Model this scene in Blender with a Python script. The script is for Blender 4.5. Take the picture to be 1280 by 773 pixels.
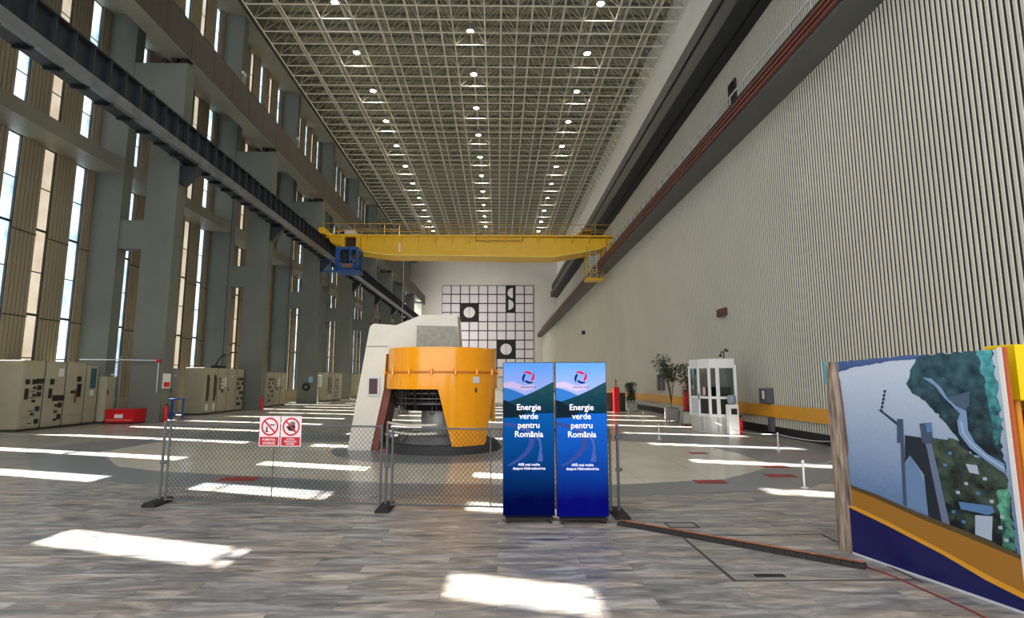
import bpy, math, random
from mathutils import Vector, Matrix
random.seed(7)
for o in list(bpy.data.objects): bpy.data.objects.remove(o)
S = bpy.context.scene
COL = S.collection
# ------------------------------------------------------------ camera, sky, sun, exposure
F_PX = 680.0; PITCH = math.atan(90/F_PX); YAW = math.atan(9/(F_PX/math.cos(PITCH)))
cd = bpy.data.cameras.new('camera'); cam = bpy.data.objects.new('camera', cd); COL.objects.link(cam)
cam.location = (0, 0, 1.65)
cam.rotation_euler = (math.pi/2+PITCH, 0, -YAW)
cd.sensor_width = 36; cd.lens = 36*F_PX/1280; cd.shift_x = 9/1280; cd.clip_end = 400
S.camera = cam
w = bpy.data.worlds.new('sky'); S.world = w; w.use_nodes = True
wn = w.node_tree.nodes; wn['Background'].inputs[0].default_value = (0.88, 0.93, 1.0, 1); wn['Background'].inputs[1].default_value = 0.24
sd = bpy.data.lights.new('sun', 'SUN'); sun = bpy.data.objects.new('sun', sd); COL.objects.link(sun)
sd.energy = 34.0; sd.angle = math.radians(0.35); sd.color = (1, 0.95, 0.86)
sun.rotation_euler = Vector((1.0, -0.33, -0.985)).to_track_quat('-Z', 'Y').to_euler()
ad_ = bpy.data.lights.new('rear_fill_light', 'AREA'); ao = bpy.data.objects.new('rear_fill_light', ad_); COL.objects.link(ao)   # added fill light behind the camera, standing in for unseen entrance daylight
ad_.shape = 'RECTANGLE'; ad_.size = 26; ad_.size_y = 22; ad_.energy = 3000; ad_.color = (.97, .98, 1); ao.location = (-3, -2.6, 12.5); ao.rotation_euler = (math.pi/2, 0, 0)
ed_ = bpy.data.lights.new('far_wall_fill_light', 'AREA'); eo = bpy.data.objects.new('far_wall_fill_light', ed_); COL.objects.link(eo)   # added fill light by the last pier, brightens the far wall
ed_.shape = 'RECTANGLE'; ed_.size = 5; ed_.size_y = 20; ed_.energy = 3200; ed_.color = (1, .97, .93); eo.location = (-16.4, 96.0, 13); eo.rotation_euler = Vector((.8, .6, 0)).to_track_quat('-Z', 'Z').to_euler()
S.view_settings.view_transform = 'Standard'; S.view_settings.look = 'None'
S.view_settings.gamma = 1; S.view_settings.use_curve_mapping = False
S.view_settings.exposure = 0.5
PANE = 0.80      # brightness of the backlit frosted glazing
# ------------------------------------------------------------ materials
def srgb(c): return tuple((x/255/12.92 if x/255 <= .04045 else ((x/255+.055)/1.055)**2.4) for x in c)
_m = {}
def mat(name, c, rough=.6, metal=0, noise=0, nscale=3, bump=0, spec=.5, stretch=(1, 1, 1), emit=0, coat=0):
    if name in _m: return _m[name]
    m = bpy.data.materials.new(name); m.use_nodes = True; nt = m.node_tree; b = nt.nodes['Principled BSDF']
    rgb = srgb(c); b.inputs['Roughness'].default_value = rough; b.inputs['Metallic'].default_value = metal
    b.inputs['Specular IOR Level'].default_value = spec; b.inputs['Base Color'].default_value = (*rgb, 1)
    if coat: b.inputs['Coat Weight'].default_value = coat; b.inputs['Coat Roughness'].default_value = .08
    if emit: b.inputs['Emission Color'].default_value = (*rgb, 1); b.inputs['Emission Strength'].default_value = emit
    if noise or bump:
        tc = nt.nodes.new('ShaderNodeTexCoord'); mp = nt.nodes.new('ShaderNodeMapping'); mp.inputs['Scale'].default_value = stretch
        n = nt.nodes.new('ShaderNodeTexNoise'); n.inputs['Scale'].default_value = nscale; n.inputs['Detail'].default_value = 6
        nt.links.new(tc.outputs['Object'], mp.inputs[0]); nt.links.new(mp.outputs[0], n.inputs[0])
        if noise:
            r = nt.nodes.new('ShaderNodeValToRGB'); r.color_ramp.elements[0].position = .3; r.color_ramp.elements[1].position = .7
            r.color_ramp.elements[0].color = (*[x*(1-noise) for x in rgb], 1); r.color_ramp.elements[1].color = (*[min(1, x*(1+noise)) for x in rgb], 1)
            nt.links.new(n.outputs['Fac'], r.inputs[0]); nt.links.new(r.outputs[0], b.inputs['Base Color'])
        if bump:
            bp = nt.nodes.new('ShaderNodeBump'); bp.inputs['Strength'].default_value = bump; bp.inputs['Distance'].default_value = .02
            nt.links.new(n.outputs['Fac'], bp.inputs['Height']); nt.links.new(bp.outputs[0], b.inputs['Normal'])
    _m[name] = m; return m
def emat(name, c, s=1.0, c2=None, axis=2, lo=0, hi=1, nscale=0, namt=0):
    """a surface that gives off light (screen, lamp): plain or with a picture gradient along one object axis"""
    if name in _m: return _m[name]
    m = bpy.data.materials.new(name); m.use_nodes = True; nt = m.node_tree; nt.nodes.clear()
    out = nt.nodes.new('ShaderNodeOutputMaterial'); e = nt.nodes.new('ShaderNodeEmission'); e.inputs[1].default_value = s
    e.inputs[0].default_value = (*srgb(c), 1); nt.links.new(e.outputs[0], out.inputs[0])
    if c2: picture(nt, e.inputs[0], c, c2, axis, lo, hi, nscale, namt)
    _m[name] = m; return m
def picture(nt, sock, c, c2, axis, lo, hi, nscale, namt):
    tc = nt.nodes.new('ShaderNodeTexCoord'); sp = nt.nodes.new('ShaderNodeSeparateXYZ'); nt.links.new(tc.outputs['Object'], sp.inputs[0])
    mr = nt.nodes.new('ShaderNodeMapRange'); mr.inputs[1].default_value = lo; mr.inputs[2].default_value = hi
    nt.links.new(sp.outputs[axis], mr.inputs[0]); fac = mr.outputs[0]
    if nscale:
        n = nt.nodes.new('ShaderNodeTexNoise'); n.inputs['Scale'].default_value = nscale; n.inputs['Detail'].default_value = 8; nt.links.new(tc.outputs['Object'], n.inputs[0])
        a = nt.nodes.new('ShaderNodeMath'); a.operation = 'MULTIPLY_ADD'; a.inputs[1].default_value = namt; nt.links.new(n.outputs['Fac'], a.inputs[0])
        b2 = nt.nodes.new('ShaderNodeMath'); b2.operation = 'SUBTRACT'; b2.inputs[1].default_value = namt*.5; nt.links.new(fac, b2.inputs[0]); nt.links.new(b2.outputs[0], a.inputs[2]); fac = a.outputs[0]
    r = nt.nodes.new('ShaderNodeValToRGB'); r.color_ramp.elements[0].color = (*srgb(c), 1); r.color_ramp.elements[1].color = (*srgb(c2), 1)
    nt.links.new(fac, r.inputs[0]); nt.links.new(r.outputs[0], sock)
def pmat(name, c, c2, axis=2, lo=0, hi=1, nscale=20, namt=.8, rough=.25):
    """a printed picture area"""
    if name in _m: return _m[name]
    m = mat(name, c, rough); nt = m.node_tree; picture(nt, nt.nodes['Principled BSDF'].inputs['Base Color'], c, c2, axis, lo, hi, nscale, namt); return m
def pane_mat(name, c, c2, s, clear):
    m = bpy.data.materials.new(name); m.use_nodes = True; nt = m.node_tree; nt.nodes.clear()
    out = nt.nodes.new('ShaderNodeOutputMaterial'); e = nt.nodes.new('ShaderNodeEmission'); e.inputs[1].default_value = s
    tc = nt.nodes.new('ShaderNodeTexCoord'); n = nt.nodes.new('ShaderNodeTexNoise'); n.inputs['Scale'].default_value = 1.3; n.inputs['Detail'].default_value = 7
    r = nt.nodes.new('ShaderNodeValToRGB'); r.color_ramp.elements[0].position = .35; r.color_ramp.elements[1].position = .65
    r.color_ramp.elements[0].color = (*srgb(c), 1); r.color_ramp.elements[1].color = (*srgb(c2), 1)
    nt.links.new(tc.outputs['Object'], n.inputs[0]); nt.links.new(n.outputs['Fac'], r.inputs[0]); nt.links.new(r.outputs[0], e.inputs[0])
    if clear:
        t = nt.nodes.new('ShaderNodeBsdfTransparent'); t.inputs[0].default_value = (clear, clear, clear, 1)
    else:
        t = nt.nodes.new('ShaderNodeBsdfDiffuse'); t.inputs[0].default_value = (*srgb(c), 1)
    a = nt.nodes.new('ShaderNodeAddShader'); nt.links.new(e.outputs[0], a.inputs[0]); nt.links.new(t.outputs[0], a.inputs[1]); nt.links.new(a.outputs[0], out.inputs[0])
    return m
def glass_mat(name, tint=(.75, .8, .82)):
    m = bpy.data.materials.new(name); m.use_nodes = True; nt = m.node_tree; nt.nodes.clear()
    out = nt.nodes.new('ShaderNodeOutputMaterial'); g = nt.nodes.new('ShaderNodeBsdfGlossy'); g.inputs['Roughness'].default_value = .03
    t = nt.nodes.new('ShaderNodeBsdfTransparent'); t.inputs[0].default_value = (*tint, 1); mx = nt.nodes.new('ShaderNodeMixShader'); mx.inputs[0].default_value = .1
    nt.links.new(t.outputs[0], mx.inputs[1]); nt.links.new(g.outputs[0], mx.inputs[2]); nt.links.new(mx.outputs[0], out.inputs[0]); return m
# ------------------------------------------------------------ mesh builder
class MB:
    def __init__(s): s.v = []; s.f = []; s.mi = []; s.m = 0; s.smooth = []; s.sm = False
    def face(s, pts):
        n = len(s.v); s.v += [tuple(p) for p in pts]; s.f.append(tuple(range(n, n+len(pts)))); s.mi.append(s.m); s.smooth.append(s.sm)
    def raw(s, vs, fs):
        n = len(s.v); s.v += [tuple(p) for p in vs]
        for f in fs: s.f.append(tuple(n+i for i in f)); s.mi.append(s.m); s.smooth.append(s.sm)
    def box(s, x0, x1, y0, y1, z0, z1):
        s.raw([(x0,y0,z0),(x1,y0,z0),(x1,y1,z0),(x0,y1,z0),(x0,y0,z1),(x1,y0,z1),(x1,y1,z1),(x0,y1,z1)],
              [(0,3,2,1),(4,5,6,7),(0,1,5,4),(1,2,6,5),(2,3,7,6),(3,0,4,7)]); return s
    def bbox(s, x0, x1, y0, y1, z0, z1, b=.01):
        """box with chamfered vertical and horizontal edges"""
        q = []
        for (xx0, xx1, yy0, yy1, z) in ((x0+b,x1-b,y0+b,y1-b,z0),(x0,x1,y0,y1,z0+b),(x0,x1,y0,y1,z1-b),(x0+b,x1-b,y0+b,y1-b,z1)):
            if z in (z0, z1): q += [(xx0,yy0,z),(xx1,yy0,z),(xx1,yy1,z),(xx0,yy1,z)]
            else: q += [(xx0,yy0,z),(xx1,yy0,z),(xx1,yy1,z),(xx0,yy1,z)]
        fs = [(3,2,1,0),(12,13,14,15)]
        for k in (0, 4, 8):
            for i in range(4): j = (i+1) % 4; fs.append((k+i, k+j, k+4+j, k+4+i))
        s.raw(q, fs); return s
    def tube(s, a, b, r, n=6, r2=None, cap=True):
        a = Vector(a); b = Vector(b); d = (b-a)
        if d.length < 1e-6: return s
        d.normalize(); u = d.cross(Vector((0,0,1)) if abs(d.z) < .9 else Vector((1,0,0))).normalized(); w_ = d.cross(u); r2 = r if r2 is None else r2
        vs = []
        for p, rr in ((a, r), (b, r2)):
            for i in range(n):
                t = 2*math.pi*(i+.5)/n; vs.append(p+u*math.cos(t)*rr+w_*math.sin(t)*rr)
        fs = [(i, (i+1) % n, n+(i+1) % n, n+i) for i in range(n)]
        if cap: fs += [tuple(reversed(range(n))), tuple(range(n, 2*n))]
        s.raw(vs, fs); return s
    def path(s, pts, r, n=6):
        pts = [Vector(p) for p in pts]; vs = []; 
        for k, p in enumerate(pts):
            d = (pts[min(k+1, len(pts)-1)]-pts[max(k-1, 0)]).normalized()
            u = d.cross(Vector((0,0,1)) if abs(d.z) < .95 else Vector((1,0,0))).normalized(); w_ = d.cross(u)
            for i in range(n):
                t = 2*math.pi*i/n; vs.append(p+u*math.cos(t)*r+w_*math.sin(t)*r)
        fs = []
        for k in range(len(pts)-1):
            for i in range(n): j = (i+1) % n; fs.append((k*n+i, k*n+j, (k+1)*n+j, (k+1)*n+i))
        fs += [tuple(reversed(range(n))), tuple(range((len(pts)-1)*n, len(pts)*n))]
        s.raw(vs, fs); return s
    def lathe(s, c, prof, n=24, a0=0, a1=2*math.pi):
        full = abs(a1-a0-2*math.pi) < 1e-6; k = n if full else n+1; vs = []
        for r, z in prof:
            for i in range(k):
                t = a0+(a1-a0)*i/n; vs.append((c[0]+r*math.cos(t), c[1]+r*math.sin(t), c[2]+z))
        fs = []
        for j in range(len(prof)-1):
            for i in range(n):
                i2 = (i+1) % k; fs.append((j*k+i, j*k+i2, (j+1)*k+i2, (j+1)*k+i))
        s.raw(vs, fs); return s
    def prism(s, poly, axis, a, b):
        """extrude a 2-D outline along an axis: 0 = (y,z) outline, 1 = (x,z), 2 = (x,y)"""
        def P(p, t): return (t, p[0], p[1]) if axis == 0 else ((p[0], t, p[1]) if axis == 1 else (p[0], p[1], t))
        n = len(poly); vs = [P(p, a) for p in poly]+[P(p, b) for p in poly]
        s.raw(vs, [tuple(range(n)), tuple(reversed(range(n, 2*n)))]+[(i, n+i, n+(i+1) % n, (i+1) % n) for i in range(n)]); return s
    def build(s, name, mats, parent=None, loc=(0,0,0), fix=True):
        me = bpy.data.meshes.new(name); lo = Vector(loc)
        me.from_pydata([tuple(Vector(p)-lo) for p in s.v], [], s.f)
        if not isinstance(mats, (list, tuple)): mats = [mats]
        for m in mats: me.materials.append(m)
        me.polygons.foreach_set('material_index', s.mi); me.polygons.foreach_set('use_smooth', s.smooth)
        me.update(); me.validate()
        o = bpy.data.objects.new(name, me); COL.objects.link(o)
        if parent:
            o.parent = parent; o.location = lo-parent.location
            if tuple(parent.rotation_euler) != (0, 0, 0): o.location = lo
        else: o.location = lo
        return o
def tag(o, label=None, cat=None, group=None, kind=None):
    if label: o['label'] = label
    if cat: o['category'] = cat
    if group: o['group'] = group
    if kind: o['kind'] = kind
    return o
def thing(name, label, cat, loc, group=None, rz=0):
    o = bpy.data.objects.new(name, None); COL.objects.link(o); o.location = loc; o.rotation_euler = (0, 0, rz); o.empty_display_size = .2
    return tag(o, label, cat, group)
def struct(o): o['kind'] = 'structure'; return o
def part(mb, name, m, t, label=None):
    """mesh given in world coordinates, made a child of t (t and its parents unrotated)"""
    o = mb.build(name, m, None); o.data.transform(Matrix.Translation(-world_loc(t))); o.parent = t
    if label: o['label'] = label
    return o
def world_loc(o):
    l = o.location.copy()
    while o.parent: o = o.parent; l += o.location
    return l
def lpart(mb, name, m, t, label=None):
    """mesh given in the thing's own coordinates"""
    o = mb.build(name, m, None); o.parent = t
    if label: o['label'] = label
    return o
sub = part
def dup(root, loc, rz=None, label=None, group=None):
    r = root.copy(); COL.objects.link(r); r.location = loc
    if rz is not None: r.rotation_euler = (0, 0, rz)
    if label: r['label'] = label
    if group: r['group'] = group
    for ch in list(root.children):
        c = ch.copy(); COL.objects.link(c); c.parent = r
        for g in list(ch.children):
            d = g.copy(); COL.objects.link(d); d.parent = c
    return r
def text_mb(mb, s_, size, org, ux, uz, ny, off=.0, align='CENTER', bold=0):
    """flat lettering as faces: org = anchor, ux / uz = unit vectors along and up the text, ny = outward normal"""
    cu = bpy.data.curves.new('t', 'FONT'); cu.body = s_; cu.size = size; cu.align_x = align; cu.offset = bold; cu.resolution_u = 3
    ob = bpy.data.objects.new('t', cu); COL.objects.link(ob)
    dg = bpy.context.evaluated_depsgraph_get(); me = bpy.data.meshes.new_from_object(ob.evaluated_get(dg))
    org = Vector(org); ux = Vector(ux); uz = Vector(uz); ny = Vector(ny)
    mb.raw([org+ux*v.co.x+uz*v.co.y+ny*off for v in me.vertices], [tuple(p.vertices) for p in me.polygons])
    bpy.data.objects.remove(ob); bpy.data.curves.remove(cu); bpy.data.meshes.remove(me)

CONC = mat('painted_concrete', (104, 108, 98), .65, noise=.10, nscale=.6)
CONC_L = mat('pale_concrete', (132, 129, 114), .5, noise=.15, nscale=.5)
CONC_D = mat('brown_grey_cladding', (74, 67, 56), .6, noise=.14, nscale=1.2, stretch=(1, 3, .15))
STEEL_D = mat('dark_painted_steel', (44, 49, 55), .4, .2, noise=.15, nscale=2)
STEEL_L = mat('worn_grey_steel', (128, 132, 136), .35, .5, noise=.2, nscale=2)
BLACK = mat('black', (22, 22, 24), .5)
WHITE = mat('white_paint', (232, 232, 228), .4)
YEL = mat('crane_yellow', (232, 184, 6), .4, noise=.05, nscale=2)
ORG = mat('orange_gloss', (245, 160, 4), .2, noise=.03, nscale=3, coat=.5)
RED = mat('signal_red', (205, 22, 30), .35)
BLUE = mat('cab_blue', (24, 78, 150), .4)
CREAM = mat('switchgear_cream', (166, 160, 136), .45, noise=.05, nscale=3)
GREYM = mat('grey_metal', (150, 152, 150), .4, .3)
PLAST = mat('light_grey_plastic', (205, 208, 212), .4)
DGLASS = mat('dark_glass', (26, 30, 36), .08)
GLASS = glass_mat('clear_glass')
WTRIM = mat('window_frame_dark', (46, 44, 42), .5)
# ------------------------------------------------------------ room shell
Y0, Y1 = -3.0, 104.0
WX = -17.1       # window wall plane
RX = 8.46        # lower right wall
UX = 11.5        # upper right wall
def floor_mat():
    m = bpy.data.materials.new('wood_look_tile'); m.use_nodes = True; nt = m.node_tree; b = nt.nodes['Principled BSDF']; L = nt.links.new
    tc = nt.nodes.new('ShaderNodeTexCoord')
    br = nt.nodes.new('ShaderNodeTexBrick'); br.inputs['Scale'].default_value = 1; br.inputs['Brick Width'].default_value = 1.2; br.inputs['Row Height'].default_value = .2
    br.inputs['Mortar Size'].default_value = .002; br.inputs['Color1'].default_value = (0, 0, 0, 1); br.inputs['Color2'].default_value = (1, 1, 1, 1); br.inputs['Mortar'].default_value = (.35, .35, .35, 1); br.offset = .37
    L(tc.outputs['Object'], br.inputs[0])
    mp = nt.nodes.new('ShaderNodeMapping'); mp.inputs['Scale'].default_value = (1.0, 4.2, 1); L(tc.outputs['Object'], mp.inputs[0])
    ad = nt.nodes.new('ShaderNodeVectorMath'); ad.operation = 'ADD'; sc = nt.nodes.new('ShaderNodeVectorMath'); sc.operation = 'SCALE'; sc.inputs['Scale'].default_value = 7
    L(br.outputs['Color'], sc.inputs[0]); L(mp.outputs[0], ad.inputs[0]); L(sc.outputs[0], ad.inputs[1])
    n = nt.nodes.new('ShaderNodeTexNoise'); n.inputs['Scale'].default_value = 2.0; n.inputs['Detail'].default_value = 10; n.inputs['Roughness'].default_value = .62; n.inputs['Distortion'].default_value = .6; L(ad.outputs[0], n.inputs[0])
    r = nt.nodes.new('ShaderNodeValToRGB'); e = r.color_ramp.elements; e[0].position = .30; e[0].color = (*srgb((80, 84, 88)), 1); e[1].position = .70; e[1].color = (*srgb((200, 195, 188)), 1)
    k = r.color_ramp.elements.new(.5); k.color = (*srgb((146, 142, 137)), 1)
    L(n.outputs['Fac'], r.inputs[0])
    n2 = nt.nodes.new('ShaderNodeTexNoise'); n2.inputs['Scale'].default_value = .8; n2.inputs['Detail'].default_value = 3; L(ad.outputs[0], n2.inputs[0])
    r2 = nt.nodes.new('ShaderNodeValToRGB'); r2.color_ramp.elements[0].position = .4; r2.color_ramp.elements[0].color = (.80, .84, .90, 1); r2.color_ramp.elements[1].position = .6; r2.color_ramp.elements[1].color = (1.08, 1.0, .92, 1)
    L(n2.outputs['Fac'], r2.inputs[0])
    mx = nt.nodes.new('ShaderNodeMix'); mx.data_type = 'RGBA'; mx.blend_type = 'MULTIPLY'; mx.inputs[0].default_value = 1; L(r.outputs[0], mx.inputs[6]); L(r2.outputs[0], mx.inputs[7])
    md = nt.nodes.new('ShaderNodeMix'); md.data_type = 'RGBA'; md.blend_type = 'MIX'; L(br.outputs['Fac'], md.inputs[0]); L(mx.outputs[2], md.inputs[6]); md.inputs[7].default_value = (*srgb((112, 110, 107)), 1)
    L(md.outputs[2], b.inputs['Base Color']); b.inputs['Roughness'].default_value = .34; return m
def stone(name, c, joints=True, rough=.16, noise=.06):
    m = mat(name, c, rough, noise=noise, nscale=1.1); nt = m.node_tree; b = nt.nodes['Principled BSDF']
    if joints:
        src = b.inputs['Base Color'].links[0].from_socket; tc = nt.nodes.new('ShaderNodeTexCoord'); br = nt.nodes.new('ShaderNodeTexBrick'); br.offset = 0
        br.inputs['Scale'].default_value = 1; br.inputs['Brick Width'].default_value = 1.2; br.inputs['Row Height'].default_value = 1.2; br.inputs['Mortar Size'].default_value = .006
        br.inputs['Mortar'].default_value = (*[x*.6 for x in srgb(c)], 1); nt.links.new(tc.outputs['Object'], br.inputs[0]); nt.links.new(src, br.inputs['Color1']); nt.links.new(src, br.inputs['Color2']); nt.links.new(br.outputs[0], b.inputs['Base Color'])
    return m
mb = MB(); mb.box(WX-.4, UX+.4, Y0, Y1+.4, -.3, 0); struct(mb.build('floor', floor_mat()))
def slab(name, poly, m, z):
    b = MB(); b.prism(poly, 2, .0005, z); return struct(b.build(name, m))
GREYST = stone('grey_stone', (124, 128, 131), True, .3)
slab('floor_polished', [(WX, 13.6), (-11.4, 13.6), (3, 15.3), (RX, 14.4), (RX, Y1), (WX, Y1)], stone('polished_grey_stone', (160, 157, 148), True, .25), .002)
slab('floor_grey_band', [(-11.4, 13.6), (-8.8, 10.7), (-6.0, 9.15), (-2.0, 8.25), (1.7, 8.07), (3.1, 8.33), (4.8, 8.64), (5.7, 9.46), (8.0, 12.0), (8.0, 14.5), (5.5, 17.5), (-9, 18), (-11.2, 15)], GREYST, .004)
slab('floor_beige', [(-9.3, 13.2), (-7.4, 11.0), (-6.2, 10.4), (-1.7, 9.16), (1.9, 8.98), (3.85, 9.45), (4.85, 10.35), (5.4, 10.8), (5.5, 12.7), (5.2, 14.6), (3.2, 15.3), (-9.3, 15.2), (-9.2, 14.1)], stone('beige_stone', (208, 202, 186), True, .2), .006)
b = MB(); b.lathe((-1.4, 13.8, 0), [(2.6, .0065), (2.6, .009), (1.5, .009), (1.5, .0065)], 48); struct(b.build('floor_pit_ring', GREYST))

# right wall: pale slats over a dark backing
SLAT = mat('pale_wall_slat', (206, 203, 188), .55, noise=.04, nscale=.5); BACK = mat('dark_slat_gap', (50, 47, 42), .8)
def ribbed(x, y0, y1, z0, z1, pitch, wid, depth, sgn):
    """slatted wall at plane x, slats standing out by depth towards sgn"""
    m = MB(); m.m = 1; m.box(min(x, x-sgn*.25), max(x, x-sgn*.25), y0, y1, z0, z1); m.m = 0
    n = int((y1-y0)/pitch)
    for i in range(n):
        a = y0+i*pitch; c = a+wid; xo = x+sgn*depth; q = .012
        m.raw([(x,a,z0),(xo,a+q,z0),(xo,c-q,z0),(x,c,z0),(x,a,z1),(xo,a+q,z1),(xo,c-q,z1),(x,c,z1)], [(0,1,5,4),(1,2,6,5),(2,3,7,6),(0,4,7,3)[::-1] if 0 else (0,3,2,1),(4,5,6,7)])
    return m
struct(ribbed(RX+.014, Y0, Y1, .28, 9.93, .12, .074, .014, -1).build('wall_right', [SLAT, BACK]))
struct(ribbed(UX+.014, Y0, Y1, 10.7, 17.7, .12, .074, .014, -1).build('wall_right_upper', [SLAT, BACK]))
b = MB(); b.box(UX, UX+.3, Y0, Y1, 17.7, 26.4); struct(b.build('wall_right_top', mat('white_plaster', (252, 252, 246), .7, noise=.05, nscale=.8)))
b = MB(); b.box(RX+.0, RX+.2, Y0, Y1, 0, .28); struct(b.build('baseboard_right', BLACK))
# gallery slab above the lower right wall
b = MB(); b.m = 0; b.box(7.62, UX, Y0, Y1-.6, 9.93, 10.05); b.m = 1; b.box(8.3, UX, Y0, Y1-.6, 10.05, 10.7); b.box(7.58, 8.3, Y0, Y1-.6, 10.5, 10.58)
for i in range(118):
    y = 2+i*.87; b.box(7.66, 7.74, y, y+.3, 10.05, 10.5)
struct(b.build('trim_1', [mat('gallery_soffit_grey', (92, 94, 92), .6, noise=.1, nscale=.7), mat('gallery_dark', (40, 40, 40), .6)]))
# box beams high on the right
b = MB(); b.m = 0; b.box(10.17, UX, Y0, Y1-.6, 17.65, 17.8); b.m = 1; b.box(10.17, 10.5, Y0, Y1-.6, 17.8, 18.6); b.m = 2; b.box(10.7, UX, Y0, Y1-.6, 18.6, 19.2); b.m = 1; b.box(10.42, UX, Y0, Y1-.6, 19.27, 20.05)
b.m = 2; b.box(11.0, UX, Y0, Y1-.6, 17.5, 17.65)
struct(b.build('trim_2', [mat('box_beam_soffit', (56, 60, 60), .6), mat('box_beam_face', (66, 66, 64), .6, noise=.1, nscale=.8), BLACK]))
# far wall, left of it and above
b = MB(); b.box(WX-.4, UX+.4, Y1, Y1+.4, 0, 26.4); struct(b.build('wall_far', mat('far_wall_pale', (232, 228, 222), .7, noise=.05, nscale=.3)))
# window wall ------------------------------------------------
PANEL = mat('ribbed_panel', (150, 138, 114), .6, noise=.06, nscale=.7); GROOVE = mat('panel_groove', (40, 35, 29), .8)
COLY = [4.4, 10.9]+[22.4+9.3*i for i in range(0, 9)]
pane_b = pane_mat('frosted_pane', (132, 164, 184), (212, 232, 246), PANE, .93)
pane_w = pane_mat('amber_film_pane', (200, 184, 158), (226, 216, 198), PANE*.8, 0)
LEVELS = [(.9, 10.45), (11.05, 17.8), (18.2, 24.4)]
strips = {0: [], 1: [], 2: []}     # (y0, y1, clear)
for k in range(len(COLY)-1):
    a = COLY[k+1]
    for lv in (0, 1): 
        for j in range(6):
            yc = a-.72-1.55*j
            if yc-.3 < COLY[k]+.6: continue
            strips[lv].append((yc-.27, yc+.27, j % 2 == 0))
    for j in range(6):
        yc = a-.72-1.55*j
        if yc-.3 < COLY[k]+.6: continue
        strips[2].append((yc-.25, yc+.25, j % 2 == 0))
strips[0] = [s for s in strips[0] if s[0] > 14] ; strips[1] = [s for s in strips[1] if s[0] > 14]
for yc, cl in ((10.28, True), (8.6, False), (7.2, True), (13.08, True), (11.5, False), (5.7, False)):
    for lv in (0, 1): strips[lv].append((yc-.3, yc+.3, cl))
wall = MB(); nwin = 0
for lv, (z0, z1) in enumerate(LEVELS):
    ss = sorted(strips[lv])
    edges = [Y0]+[v for s in ss for v in (s[0], s[1])]+[Y1]
    for i in range(0, len(edges), 2):
        a, c = edges[i], edges[i+1]; wd = c-a
        if wd < .02: continue
        n = max(1, round(wd/.17)); p = wd/n
        wall.m = 1; wall.box(WX-.25, WX-.05, a, c, z0, z1); wall.m = 0
        for q in range(n):
            y = a+q*p; wall.box(WX-.05, WX-.02, y+.02, y+p-.02, z0, z1)
        for zz in ([z0+3.05, z0+6.1] if lv == 0 else [z0+3.3]):
            wall.m = 1; wall.box(WX-.02, WX-.005, a, c, zz, zz+.035); wall.m = 0
    for (a, c, cl) in ss:
        nwin += 1
        g = MB(); g.box(WX-.14, WX-.13, a, c, z0, z1)
        o = struct(g.build('window_%d' % nwin, pane_b if cl else pane_w))
        fr = MB(); npn = max(2, round((z1-z0)/1.55)); h = (z1-z0)/npn
        for i in range(npn+1): 
            t_ = .045 if i % 2 == 0 else .02
            fr.box(WX-.15, WX-.12, a, c, max(z0, z0+i*h-t_), min(z1, z0+i*h+t_))
        fr.box(WX-.16, WX-.05, a-.03, a+.012, z0, z1); fr.box(WX-.16, WX-.05, c-.012, c+.03, z0, z1)
        sub(fr, 'window_frame', WTRIM, o)
wall.m = 0
wall.box(WX-.25, WX, Y0, Y1, 0, .9); wall.box(WX-.25, WX, Y0, Y1, 10.45, 11.05); wall.box(WX-.25, WX, Y0, Y1, 17.8, 18.2); wall.box(WX-.25, WX, Y0, Y1, 24.4, 26.4)
struct(wall.build('wall_left', [PANEL, GROOVE]))
nt_ = 2
for k in range(len(COLY)-1):     # concrete band between the wall columns, one per bay
    nt_ += 1; b = MB(); b.box(WX, -15.9, COLY[k]+.6, COLY[k+1], 10.42, 10.98); struct(b.build('trim_%d' % nt_, CONC_L))
b = MB(); b.m = 0; b.box(-14.4, -13.6, Y0, Y1-3, 15.8, 17.42); b.m = 1; b.box(-14.4, -13.62, Y0, Y1-3, 15.75, 15.8); b.box(WX, -14.2, Y0, Y1-3, 17.8, 18.0)
for i in range(60):
    y = 4+i*1.86; b.m = 2; b.box(-13.6, -13.595, y, y+.02, 15.8, 17.42)
struct(b.build('trim_%d' % (nt_+1), [CONC_D, CONC_L, GROOVE]))
b = MB(); b.box(WX, -15.7, Y0, Y1, 24.45, 24.55); b.box(-15.85, -15.7, Y0, Y1, 24.4, 26.4); struct(b.build('trim_%d' % (nt_+2), CONC_L))
# ceiling deck and space frame --------------------------------
b = MB(); b.m = 0; b.box(WX-.3, UX+.3, Y0, Y1, 26.4, 26.6); b.m = 1
for i in range(85): y = 4+i*1.2; b.box(-15.7, UX, y, y+.06, 26.25, 26.4)
struct(b.build('ceiling', [mat('roof_deck', (150, 150, 132), .7, noise=.1, nscale=.6), mat('deck_purlin', (112, 112, 100), .7)]))
ROD = mat('frame_rod_cream', (228, 226, 214), .45); RODD = mat('frame_rod_shade', (186, 182, 166), .5)  # second, darker rod colour has the shade of the diagonals painted in
LX = [-15.34+2.07*i for i in range(14)]; LY = [12.21+1.3013*j for j in range(-3, 70)]; LX[-1] = 11.42; ZL, ZU = 24.3, 25.75
sf = thing('space_frame', 'pale steel space frame roof lattice under the dark deck', 'roof truss', (-2, 58, ZL))
for x in LX: b = MB(); b.tube((x, LY[0], ZL), (x, LY[-1], ZL), .05, 5); part(b, 'long_chord', ROD, sf)
for y in LY: b = MB(); b.tube((LX[0], y, ZL), (LX[-1], y, ZL), .038, 4); part(b, 'cross_chord', ROD, sf)
b = MB()
for i in range(13):
    x = LX[i]+1.035; b.tube((x, LY[0]+.65, ZU), (x, LY[-1]-.65, ZU), .10, 4)
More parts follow.
